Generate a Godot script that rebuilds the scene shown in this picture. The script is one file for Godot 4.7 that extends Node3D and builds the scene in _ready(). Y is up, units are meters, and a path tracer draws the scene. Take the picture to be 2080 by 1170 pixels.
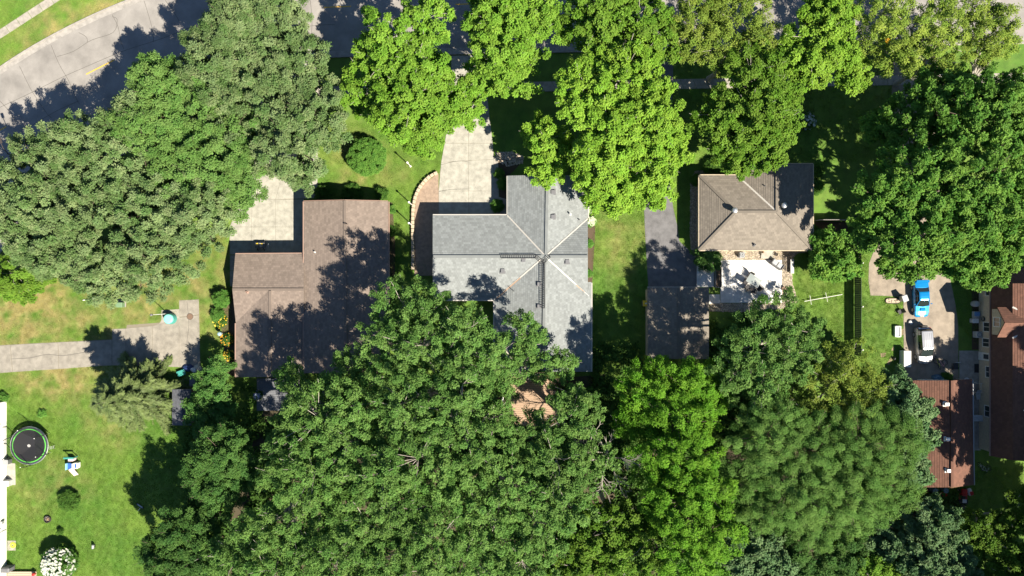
extends Node3D
# Aerial view straight down on a street of houses. PX metres: 17.3 photo pixels per metre on the ground, camera 84.3 m up.
const S := 17.3
const H := 84.3
var rng := RandomNumberGenerator.new()
var names := {}
var M := {}
var T := {}
var noise := FastNoiseLite.new()

func _ready():
	rng.seed = 11
	# ---------- camera, sky, sun, exposure ----------
	var cam := Camera3D.new()
	cam.name = "camera"
	add_child(cam)
	cam.position = Vector3(0, H, 0)
	cam.rotation_degrees = Vector3(-90, 0, 0)
	cam.fov = rad_to_deg(2.0 * atan(585.0 / S / H))
	cam.near = 0.5
	cam.far = 2000.0
	var sky_mat := ProceduralSkyMaterial.new()
	sky_mat.sky_top_color = Color(0.36, 0.47, 0.64)
	sky_mat.sky_horizon_color = Color(0.62, 0.72, 0.82)
	sky_mat.sky_curve = 0.14
	sky_mat.ground_bottom_color = Color(0.2, 0.22, 0.16)
	sky_mat.ground_horizon_color = Color(0.5, 0.58, 0.62)
	var sky := Sky.new()
	sky.sky_material = sky_mat
	var env := Environment.new()
	env.background_mode = Environment.BG_SKY
	env.sky = sky
	env.background_energy_multiplier = 0.42
	env.tonemap_mode = Environment.TONE_MAPPER_LINEAR
	env.tonemap_exposure = 2.6
	env.sdfgi_enabled = true
	env.ssao_enabled = true
	env.ssil_enabled = true
	var we := WorldEnvironment.new()
	we.environment = env
	add_child(we)
	var sun := DirectionalLight3D.new()
	sun.name = "sun"
	add_child(sun)
	var d := Vector3(-0.735 * 0.92, -1.0, -0.678 * 0.92).normalized()
	sun.look_at_from_position(Vector3.ZERO, d, Vector3.UP)
	sun.light_energy = 1.5
	sun.light_color = Color(1.0, 0.955, 0.88)
	sun.light_angular_distance = 0.5
	sun.shadow_enabled = true
	# ---------- the place ----------
	noise.seed = 4
	noise.frequency = 1.0
	noise.fractal_octaves = 3
	textures()
	materials()
	ground()
	roads()
	house_brown()
	house_grey()
	house_tan()
	house_red()
	house_white()
	small_buildings()
	yard_features()
	vehicles()
	patio()
	left_yard()
	right_yard()
	trees()

# ---------- helpers: places ----------
func W(px: float, py: float, h := 0.0) -> Vector3:
	var k := (H - h) / H / S
	return Vector3((px - 1040.0) * k, h, (py - 585.0) * k)

func P2(px: float, py: float) -> Vector2:
	return Vector2((px - 1040.0) / S, (py - 585.0) / S)

func rr(a: float, b: float) -> float:
	return rng.randf_range(a, b)

# ---------- helpers: nodes ----------
func numbered(called: String) -> String:
	var n: int = names.get(called, 0)
	names[called] = n + 1
	return called if n == 0 else "%s_%03d" % [called, n]

func thing(called: String, label: String, category: String, at := Vector3.ZERO, turn := 0.0, group := "") -> Node3D:
	var o := Node3D.new()
	o.name = numbered(called)
	add_child(o)
	o.position = at
	o.rotation_degrees.y = turn
	o.set_meta("label", label)
	o.set_meta("category", category)
	if group:
		o.set_meta("group", group)
	return o

func setting(called: String) -> Node3D:
	var o := Node3D.new()
	o.name = called
	add_child(o, true)
	o.set_meta("kind", "structure")
	return o

func tool() -> SurfaceTool:
	var st := SurfaceTool.new()
	st.begin(Mesh.PRIMITIVE_TRIANGLES)
	return st

func part(called: String, st: SurfaceTool, m: Material, parent: Node, label := "") -> MeshInstance3D:
	return meshed(called, st.commit(), m, parent, label)

func meshed(called: String, mesh: Mesh, m: Material, parent: Node, label := "") -> MeshInstance3D:
	var o := MeshInstance3D.new()
	o.name = called
	o.mesh = mesh
	o.material_override = m
	parent.add_child(o, true)
	if label:
		o.set_meta("label", label)
	return o

func structure(called: String, st: SurfaceTool, m: Material) -> MeshInstance3D:
	var o := part(called, st, m, self)
	o.set_meta("kind", "structure")
	return o

# ---------- helpers: shapes ----------
func face(st: SurfaceTool, pts: Array, out: Vector3, uvs := []) -> void:
	var n := Vector3.ZERO
	for i in pts.size():
		var p: Vector3 = pts[i]
		var q: Vector3 = pts[(i + 1) % pts.size()]
		n += p.cross(q)
	if n.length() < 1e-9:
		return
	n = n.normalized()
	var flip := n.dot(out) > 0.0
	if not flip:
		n = -n
	for i in range(1, pts.size() - 1):
		var ids := [0, i + 1, i] if flip else [0, i, i + 1]
		for k in ids:
			st.set_normal(n)
			if uvs:
				st.set_uv(uvs[k])
			st.add_vertex(pts[k])

func bev(st: SurfaceTool, c: Vector3, s: Vector3, b := 0.02, t := Transform3D()) -> void:
	# a box with chamfered edges
	var h := s * 0.5
	b = minf(b, minf(h.x, minf(h.y, h.z)) * 0.6)
	var ax := [Vector3(1, 0, 0), Vector3(0, 1, 0), Vector3(0, 0, 1)]
	for a in 3:
		var u: Vector3 = ax[(a + 1) % 3]
		var v: Vector3 = ax[(a + 2) % 3]
		var hu := u.dot(h) - b
		var hv := v.dot(h) - b
		for sg in [-1.0, 1.0]:
			var o: Vector3 = ax[a] * sg
			var k: Vector3 = c + o * h[a]
			face(st, [t * (k + u * hu + v * hv), t * (k - u * hu + v * hv), t * (k - u * hu - v * hv), t * (k + u * hu - v * hv)], t.basis * o)
			for sh in [-1.0, 1.0]:
				var o2: Vector3 = u * sh
				var hu2: float = h[(a + 1) % 3]
				var p: Vector3 = c + o * h[a] + o2 * (hu2 - b)
				var q: Vector3 = c + o * (h[a] - b) + o2 * hu2
				face(st, [t * (p + v * hv), t * (q + v * hv), t * (q - v * hv), t * (p - v * hv)], t.basis * (o + o2))
	for sx in [-1.0, 1.0]:
		for sy in [-1.0, 1.0]:
			for sz in [-1.0, 1.0]:
				var sv := Vector3(sx, sy, sz)
				var m := h - Vector3(b, b, b)
				face(st, [t * (c + sv * Vector3(h.x, m.y, m.z)), t * (c + sv * Vector3(m.x, h.y, m.z)), t * (c + sv * Vector3(m.x, m.y, h.z))], t.basis * sv)

func lathe(st: SurfaceTool, prof: Array, seg := 16, t := Transform3D()) -> void:
	# prof: Vector2(radius, height) from bottom to top, smooth round the axis
	for i in prof.size() - 1:
		var p: Vector2 = prof[i]
		var q: Vector2 = prof[i + 1]
		var e := q - p
		var nn := Vector2(e.y, -e.x).normalized()
		for k in seg:
			var a0 := TAU * k / seg
			var a1 := TAU * (k + 1) / seg
			var d0 := Vector3(cos(a0), 0, sin(a0))
			var d1 := Vector3(cos(a1), 0, sin(a1))
			var vs := [d0 * p.x + Vector3.UP * p.y, d1 * p.x + Vector3.UP * p.y, d1 * q.x + Vector3.UP * q.y, d0 * q.x + Vector3.UP * q.y]
			var ns := [d0 * nn.x + Vector3.UP * nn.y, d1 * nn.x + Vector3.UP * nn.y, d1 * nn.x + Vector3.UP * nn.y, d0 * nn.x + Vector3.UP * nn.y]
			for id in [0, 1, 2, 0, 2, 3]:
				st.set_normal((t.basis * ns[id]).normalized())
				st.add_vertex(t * vs[id])

func cyl(st: SurfaceTool, r: float, y0: float, y1: float, seg := 16, t := Transform3D(), r2 := -1.0) -> void:
	if r2 < 0.0:
		r2 = r
	lathe(st, [Vector2(0, y0), Vector2(r, y0), Vector2(r2, y1), Vector2(0, y1)], seg, t)

func ring(st: SurfaceTool, r: float, w: float, t := Transform3D(), seg := 32, sides := 8) -> void:
	var prof := []
	for i in sides + 1:
		var a := TAU * i / sides
		prof.append(Vector2(r + cos(a) * w, sin(a) * w))
	lathe(st, prof, seg, t)

func tube(st: SurfaceTool, pts: Array, radii: Array, seg := 6) -> void:
	var rings := []
	for i in pts.size():
		var p: Vector3 = pts[i]
		var dir: Vector3 = (pts[mini(i + 1, pts.size() - 1)] - pts[maxi(i - 1, 0)])
		if dir.length() < 1e-6:
			dir = Vector3.UP
		dir = dir.normalized()
		var u := dir.cross(Vector3.RIGHT if absf(dir.x) < 0.8 else Vector3.FORWARD).normalized()
		var v := dir.cross(u)
		var ringp := []
		for k in seg:
			var a := TAU * k / seg
			ringp.append([p + (u * cos(a) + v * sin(a)) * float(radii[i]), u * cos(a) + v * sin(a)])
		rings.append(ringp)
	for i in rings.size() - 1:
		for k in seg:
			var k2 := (k + 1) % seg
			for q in [rings[i][k], rings[i + 1][k2], rings[i][k2], rings[i][k], rings[i + 1][k], rings[i + 1][k2]]:
				st.set_normal(q[1])
				st.add_vertex(q[0])
	for e in [0, rings.size() - 1]:
		var pts2 := []
		for q in rings[e]:
			pts2.append(q[0])
		var o: Vector3 = (pts[0] - pts[1]) if e == 0 else (pts[-1] - pts[-2])
		face(st, pts2, o)

func bar(st: SurfaceTool, a: Vector3, b: Vector3, r: float, seg := 6) -> void:
	tube(st, [a, b], [r, r], seg)

func prism(st: SurfaceTool, poly: PackedVector2Array, y0: float, y1: float, sides := true) -> void:
	var ids := Geometry2D.triangulate_polygon(poly)
	for i in range(0, ids.size(), 3):
		var a := poly[ids[i]]
		var b := poly[ids[i + 1]]
		var c := poly[ids[i + 2]]
		face(st, [Vector3(a.x, y1, a.y), Vector3(b.x, y1, b.y), Vector3(c.x, y1, c.y)], Vector3.UP)
	if not sides:
		return
	var cw := Geometry2D.is_polygon_clockwise(poly)
	for i in poly.size():
		var a := poly[i]
		var b := poly[(i + 1) % poly.size()]
		var e := b - a
		var o := Vector3(e.y, 0, -e.x)
		if cw:
			o = -o
		face(st, [Vector3(a.x, y0, a.y), Vector3(b.x, y0, b.y), Vector3(b.x, y1, b.y), Vector3(a.x, y1, a.y)], o)

func loft(st: SurfaceTool, rings: Array, cap := true) -> void:
	# rings of equal counts of points, smooth normals
	var n: int = rings[0].size()
	var cs := []
	for r in rings:
		var c := Vector3.ZERO
		for p in r:
			c += p
		cs.append(c / n)
	for i in rings.size() - 1:
		for k in n:
			var k2 := (k + 1) % n
			var q := [rings[i][k], rings[i][k2], rings[i + 1][k2], rings[i + 1][k]]
			var mid: Vector3 = (q[0] + q[1] + q[2] + q[3]) * 0.25
			face(st, q, mid - (cs[i] + cs[i + 1]) * 0.5)
	if cap:
		face(st, rings[0], cs[0] - cs[1])
		face(st, rings[-1], cs[-1] - cs[-2])

func px_poly(pts: Array) -> PackedVector2Array:
	var r := PackedVector2Array()
	for p in pts:
		r.append(P2(p[0], p[1]))
	return r

func sheet(called: String, pts: Array, y: float, m: Material, parent: Node = null, thick := false) -> MeshInstance3D:
	var st := tool()
	prism(st, px_poly(pts), 0.0, y, thick)
	if parent:
		return part(called, st, m, parent)
	return structure(called, st, m)

func strip(st: SurfaceTool, pts: Array, w: float, y: float) -> void:
	for i in pts.size() - 1:
		var a: Vector2 = pts[i]
		var b: Vector2 = pts[i + 1]
		var n := (b - a).normalized().orthogonal() * w * 0.5
		face(st, [Vector3(a.x + n.x, y, a.y + n.y), Vector3(b.x + n.x, y, b.y + n.y), Vector3(b.x - n.x, y, b.y - n.y), Vector3(a.x - n.x, y, a.y - n.y)], Vector3.UP)

func smooth_px(pts: Array, steps := 8) -> Array:
	var c := Curve2D.new()
	for i in pts.size():
		var p := P2(pts[i][0], pts[i][1])
		var a := P2(pts[maxi(i - 1, 0)][0], pts[maxi(i - 1, 0)][1])
		var b := P2(pts[mini(i + 1, pts.size() - 1)][0], pts[mini(i + 1, pts.size() - 1)][1])
		var tg := (b - a) / 6.0
		c.add_point(p, -tg, tg)
	var out := []
	for i in pts.size() - 1:
		for k in steps:
			out.append(c.sample(i, float(k) / steps))
	out.append(c.sample(pts.size() - 2, 1.0))
	return out

# ---------- textures and materials ----------
func noise_image(size: int, freq: float, oct: int, lo: float, hi: float, sd: int, power := 1.0) -> ImageTexture:
	var n := FastNoiseLite.new()
	n.seed = sd
	n.noise_type = FastNoiseLite.TYPE_SIMPLEX_SMOOTH
	n.frequency = freq
	n.fractal_octaves = oct
	n.fractal_gain = 0.6
	var im := n.get_seamless_image(size, size, false, false, 0.2, true)
	im.convert(Image.FORMAT_RGBA8)
	var data := im.get_data()
	for i in range(0, data.size(), 4):
		var v := pow(data[i] / 255.0, power)
		var q := clampf(lerpf(lo, hi, v), 0.0, 1.0)
		var b := int(Color(q, q, q).linear_to_srgb().r * 255.0)
		data[i] = b
		data[i + 1] = b
		data[i + 2] = b
		data[i + 3] = 255
	return ImageTexture.create_from_image(Image.create_from_data(size, size, false, Image.FORMAT_RGBA8, data))

func shingle_image(tabs: int, rows: int, lo: float, hi: float, sd: int) -> ImageTexture:
	# asphalt shingle print: tab to tab tone and mineral grain
	var r := RandomNumberGenerator.new()
	r.seed = sd
	var tw := 16
	var th := 12
	var im := Image.create(tabs * tw, rows * th, false, Image.FORMAT_RGBA8)
	for j in rows:
		var off := (j * 7) % tw
		var tone := []
		for i in tabs:
			tone.append(r.randf_range(lo, hi))
		for y in th:
			for x in tabs * tw:
				var xx := (x + off) % (tabs * tw)
				var v: float = tone[xx / tw] * r.randf_range(0.86, 1.0)
				if xx % tw == 0:
					v *= 0.72
				im.set_pixel(x, j * th + y, Color(v, v, v).linear_to_srgb())
	return ImageTexture.create_from_image(im)

func textures() -> void:
	T.grain = noise_image(512, 0.09, 4, 0.62, 1.0, 1)
	T.fine = noise_image(512, 0.22, 3, 0.4, 1.15, 2)
	T.blotch = noise_image(512, 0.012, 5, 0.6, 1.08, 3)
	T.soft = noise_image(512, 0.012, 5, 0.84, 1.05, 13)
	T.streak = noise_image(256, 0.02, 4, 0.7, 1.05, 5)
	T.lawn = noise_image(1024, 0.13, 5, 0.25, 1.25, 6)
	T.shingle = shingle_image(24, 24, 0.74, 1.0, 7)

func lin(r: float, g: float, b: float) -> Color:
	return Color(r, g, b).linear_to_srgb()

func mat(r: float, g: float, b: float, rough := 0.8, metal := 0.0) -> StandardMaterial3D:
	var m := StandardMaterial3D.new()
	m.albedo_color = lin(r, g, b)
	m.roughness = rough
	m.metallic = metal
	return m

func tex(m: StandardMaterial3D, t: Texture2D, scale: float, detail: Texture2D = null, dscale := 1.0) -> StandardMaterial3D:
	m.albedo_texture = t
	m.uv1_triplanar = true
	m.uv1_world_triplanar = true
	m.uv1_scale = Vector3.ONE * scale
	if detail:
		m.detail_enabled = true
		m.detail_albedo = detail
		m.detail_blend_mode = BaseMaterial3D.BLEND_MODE_MUL
		m.detail_uv_layer = BaseMaterial3D.DETAIL_UV_2
		m.uv2_triplanar = true
		m.uv2_world_triplanar = true
		m.uv2_scale = Vector3.ONE * dscale
	return m

func bump(m: StandardMaterial3D, t: Texture2D, cm: float) -> StandardMaterial3D:
	m.heightmap_enabled = true
	m.heightmap_texture = t
	m.heightmap_scale = cm
	return m

func glow_through(m: StandardMaterial3D, r: float, g: float, b: float) -> void:
	# thin leaves and petals let light through
	m.backlight_enabled = true
	m.backlight = lin(r, g, b)

func roof_mat(r: float, g: float, b: float) -> StandardMaterial3D:
	var m := mat(r, g, b, 0.9)
	m.albedo_texture = T.shingle
	m.detail_enabled = true
	m.detail_albedo = T.soft
	m.detail_blend_mode = BaseMaterial3D.BLEND_MODE_MUL
	m.detail_uv_layer = BaseMaterial3D.DETAIL_UV_2
	m.uv2_triplanar = true
	m.uv2_world_triplanar = true
	m.uv2_scale = Vector3.ONE * 0.11
	return m

func materials() -> void:
	M.lawn = mat(1, 1, 1, 0.9)
	M.lawn.vertex_color_use_as_albedo = true
	tex(M.lawn, T.lawn, 0.28, T.blotch, 0.09)
	M.grass = mat(1, 1, 1, 0.7)
	M.grass.vertex_color_use_as_albedo = true
	glow_through(M.grass, 0.4, 0.4, 0.15)
	M.road = bump(tex(mat(0.34, 0.325, 0.305, 0.9), T.grain, 0.5, T.blotch, 0.045), T.fine, 0.5)
	M.gutter = tex(mat(0.42, 0.40, 0.37, 0.9), T.grain, 0.6, T.blotch, 0.2)
	M.concrete = bump(tex(mat(0.455, 0.447, 0.39, 0.85), T.grain, 0.25, T.blotch, 0.16), T.fine, 0.2)
	M.concrete_pale = tex(mat(0.60, 0.56, 0.48, 0.85), T.grain, 0.3, T.blotch, 0.13)
	M.concrete_grey = bump(tex(mat(0.37, 0.345, 0.295, 0.9), T.fine, 0.35, T.blotch, 0.14), T.fine, 0.4)
	M.walk = tex(mat(0.44, 0.41, 0.36, 0.9), T.grain, 0.4, T.blotch, 0.2)
	M.patio = tex(mat(0.66, 0.655, 0.635, 0.75), T.streak, 0.25)
	M.asphalt = bump(tex(mat(0.20, 0.20, 0.21, 0.9), T.fine, 0.6, T.blotch, 0.14), T.fine, 0.5)
	M.tan_drive = bump(tex(mat(0.38, 0.325, 0.26, 0.95), T.fine, 0.35, T.blotch, 0.12), T.fine, 0.6)
	M.crack = mat(0.10, 0.095, 0.085, 0.95)
	M.joint = mat(0.19, 0.17, 0.13, 0.95)
	M.yellow_paint = tex(mat(0.80, 0.48, 0.06, 0.7), T.fine, 0.9)
	M.paver = tex(mat(0.41, 0.31, 0.235, 0.9), T.fine, 1.6, T.blotch, 0.25)
	M.mulch = tex(mat(0.10, 0.07, 0.045, 0.95), T.fine, 1.4)
	M.bare_soil = tex(mat(0.34, 0.26, 0.17, 0.95), T.fine, 1.0)
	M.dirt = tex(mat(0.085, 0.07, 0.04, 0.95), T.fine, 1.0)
	M.wall_stone = tex(mat(0.50, 0.42, 0.31, 0.9), T.grain, 1.2)
	M.rock = mat(1, 1, 1, 0.85)
	M.rock.vertex_color_use_as_albedo = true
	M.rock_bed = tex(mat(0.30, 0.25, 0.19, 0.95), T.fine, 1.8)
	M.roof_brown = roof_mat(0.232, 0.188, 0.160)
	M.roof_grey = roof_mat(0.262, 0.287, 0.293)
	M.roof_tan = roof_mat(0.235, 0.208, 0.175)
	M.roof_red = roof_mat(0.175, 0.082, 0.055)
	M.roof_shed = roof_mat(0.13, 0.14, 0.165)
	M.flashing = tex(mat(0.55, 0.53, 0.49, 0.5), T.grain, 1.0)
	M.flash_rust = tex(mat(0.40, 0.26, 0.17, 0.7), T.fine, 1.5)
	M.siding_tan = tex(mat(0.62, 0.52, 0.38, 0.75), T.streak, 0.6)
	M.siding_white = tex(mat(0.84, 0.83, 0.80, 0.6), T.streak, 0.5)
	M.siding_grey = tex(mat(0.52, 0.53, 0.52, 0.7), T.streak, 0.5)
	M.siding_brown = tex(mat(0.28, 0.21, 0.16, 0.75), T.streak, 0.5)
	M.white = tex(mat(0.82, 0.82, 0.80, 0.45), T.streak, 1.2)
	M.trim_brown = mat(0.30, 0.20, 0.16, 0.6)
	M.metal = mat(0.62, 0.64, 0.66, 0.35, 0.8)
	M.grey_metal = tex(mat(0.42, 0.44, 0.46, 0.5, 0.3), T.grain, 2.0)
	M.vent = tex(mat(0.16, 0.165, 0.18, 0.6), T.grain, 2.0)
	M.black = mat(0.02, 0.02, 0.022, 0.5)
	M.rubber = mat(0.025, 0.025, 0.026, 0.85)
	M.fence = tex(mat(0.035, 0.055, 0.05, 0.5), T.grain, 2.0)
	M.window = mat(0.04, 0.05, 0.06, 0.06)
	M.window.metallic_specular = 0.9
	M.car_glass = mat(0.02, 0.03, 0.03, 0.03)
	M.car_glass.metallic_specular = 0.7
	M.deck = tex(mat(0.40, 0.28, 0.19, 0.8), T.streak, 1.3)
	M.deck_grey = tex(mat(0.16, 0.17, 0.19, 0.85), T.streak, 1.1)
	M.wood = tex(mat(0.30, 0.20, 0.12, 0.85), T.streak, 1.8)
	M.teal = tex(mat(0.06, 0.34, 0.29, 0.45), T.grain, 1.5)
	M.blue = mat(0.03, 0.10, 0.34, 0.45)
	M.red = mat(0.40, 0.02, 0.02, 0.4)
	M.yellow = mat(0.72, 0.52, 0.03, 0.5)
	M.green_box = tex(mat(0.18, 0.30, 0.17, 0.6), T.grain, 1.6)
	M.brown_iron = tex(mat(0.20, 0.13, 0.09, 0.8), T.fine, 1.5)
	M.dark_iron = tex(mat(0.055, 0.045, 0.042, 0.8), T.fine, 1.5)
	M.car_blue = mat(0.005, 0.24, 0.60, 0.25, 0.35)
	M.car_blue.clearcoat_enabled = true
	M.car_blue.clearcoat = 1.0
	M.car_blue.clearcoat_roughness = 0.05
	M.car_silver = mat(0.42, 0.43, 0.46, 0.3, 0.5)
	M.car_silver.clearcoat_enabled = true
	M.car_silver.clearcoat = 0.8
	M.car_silver.clearcoat_roughness = 0.06
	M.tail_red = mat(0.35, 0.01, 0.01, 0.2)
	M.net = mat(0.02, 0.025, 0.025, 0.8)
	M.net.transparency = BaseMaterial3D.TRANSPARENCY_ALPHA
	M.net.albedo_color.a = 0.28
	M.glass_top = mat(0.35, 0.40, 0.40, 0.08)
	M.glass_top.transparency = BaseMaterial3D.TRANSPARENCY_ALPHA
	M.glass_top.albedo_color.a = 0.55
	M.bark = tex(mat(0.13, 0.10, 0.075, 0.95), T.fine, 1.2)
	M.bark_pale = tex(mat(0.42, 0.39, 0.34, 0.9), T.fine, 1.0)
	M.leaf = mat(1, 1, 1, 0.5)
	M.leaf.vertex_color_use_as_albedo = true
	glow_through(M.leaf, 0.42, 0.48, 0.2)
	M.leaf.metallic_specular = 0.2
	M.needle = mat(1, 1, 1, 0.6)
	M.needle.vertex_color_use_as_albedo = true
	glow_through(M.needle, 0.28, 0.3, 0.15)
	M.petal = mat(1, 1, 1, 0.7)
	M.petal.vertex_color_use_as_albedo = true
	glow_through(M.petal, 0.4, 0.4, 0.4)

# ---------- ground ----------
var dry := [[60, 600, 70, 0.9], [40, 660, 60, 0.7], [150, 640, 60, 0.5], [300, 600, 60, 0.6], [340, 570, 40, 0.6], [390, 570, 40, 0.5], [420, 520, 30, 0.4], [410, 640, 40, 0.3], [130, 770, 45, 0.8], [60, 775, 30, 0.5], [230, 850, 45, 0.6], [120, 970, 35, 0.5], [70, 1000, 40, 0.4], [160, 990, 25, 0.4], [760, 340, 35, 0.6], [700, 300, 40, 0.5], [720, 360, 30, 0.7], [820, 350, 25, 0.3], [1245, 470, 30, 0.55], [1260, 520, 35, 0.5], [1230, 440, 30, 0.3], [1300, 480, 20, 0.6], [1270, 560, 30, 0.3], [230, 20, 60, 0.5], [120, 60, 50, 0.55], [60, 100, 40, 0.4], [1770, 640, 20, 0.3], [1650, 560, 25, 0.2], [1800, 140, 60, 0.4], [30, 720, 40, 0.2], [200, 780, 40, 0.4]]

func lawn_color(x: float, z: float) -> Color:
	var px := x * S + 1040.0
	var py := z * S + 585.0
	var g := Color(0.150, 0.278, 0.031)
	var lush := Color(0.102, 0.245, 0.023)
	var straw := Color(0.385, 0.335, 0.13)
	var n1 := noise.get_noise_2d(x * 0.11, z * 0.11)
	var n2 := noise.get_noise_2d(x * 0.45 + 40.0, z * 0.45)
	var n3 := noise.get_noise_2d(x * 1.7 + 90.0, z * 1.7 + 7.0)
	var c := g.lerp(lush, clampf(0.35 + n1 * 1.2, 0.0, 1.0))
	var d := 0.06
	for k in dry:
		var q: float = Vector2(px - k[0], py - k[1]).length() / (k[2] * 1.25)
		if q < 1.6:
			d = maxf(d, k[3] * clampf(1.25 - q * 0.8, 0.0, 1.0))
	if px < 480 and py < 690 and py > 480:
		d = maxf(d, 0.36)
	if px > 480 or py > 800:
		d *= 0.65
	d = clampf(d * (1.0 + n2 * 1.5) + n3 * 0.28 * (0.25 + d), 0.0, 0.95)
	c = c.lerp(straw, d)
	return c

func ground() -> void:
	var xs := [-500.0, -250.0, -120.0, -80.0]
	var zs := [-500.0, -250.0, -120.0, -60.0]
	for i in 441:
		xs.append(-66.0 + i * 0.3)
	for i in 261:
		zs.append(-39.0 + i * 0.3)
	xs.append_array([80.0, 120.0, 250.0, 500.0])
	zs.append_array([60.0, 120.0, 250.0, 500.0])
	var v := PackedVector3Array()
	var nn := PackedVector3Array()
	var cc := PackedColorArray()
	var ix := PackedInt32Array()
	for z in zs:
		for x in xs:
			var inside: bool = absf(x) < 66.0 and absf(z) < 39.0
			v.append(Vector3(x, 0.0, z))
			nn.append(Vector3.UP)
			cc.append(lawn_color(x, z))
	var w := xs.size()
	for j in zs.size() - 1:
		for i in w - 1:
			var a := j * w + i
			ix.append_array([a, a + 1, a + w, a + 1, a + w + 1, a + w])
	var arr := []
	arr.resize(Mesh.ARRAY_MAX)
	arr[Mesh.ARRAY_VERTEX] = v
	arr[Mesh.ARRAY_NORMAL] = nn
	arr[Mesh.ARRAY_COLOR] = cc
	arr[Mesh.ARRAY_INDEX] = ix
	var am := ArrayMesh.new()
	am.add_surface_from_arrays(Mesh.PRIMITIVE_TRIANGLES, arr)
	var o := meshed("ground", am, M.lawn, self)
	o.set_meta("kind", "structure")

var paved := []  # polygons in metres that carry no grass

func slab_field(called: String, rows: Array, m: Material, parent: Node, top := 0.035, gap := 0.05) -> void:
	# rows: lists of photo points from left to right; a slab between every two rows and columns
	for j in rows.size() - 1:
		for i in rows[j].size() - 1:
			var q := PackedVector2Array()
			for p in [rows[j][i], rows[j][i + 1], rows[j + 1][i + 1], rows[j + 1][i]]:
				q.append(P2(p[0], p[1]))
			var c := (q[0] + q[1] + q[2] + q[3]) * 0.25
			for k in 4:
				var dir := c - q[k]
				q[k] += Vector2(signf(dir.x) * gap * 0.5, signf(dir.y) * gap * 0.5)
			var st := tool()
			prism(st, q, 0.0, top + rr(-0.004, 0.004))
			part(called, st, m, parent)

func pave(pts: Array) -> void:
	paved.append(px_poly(pts))

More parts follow.
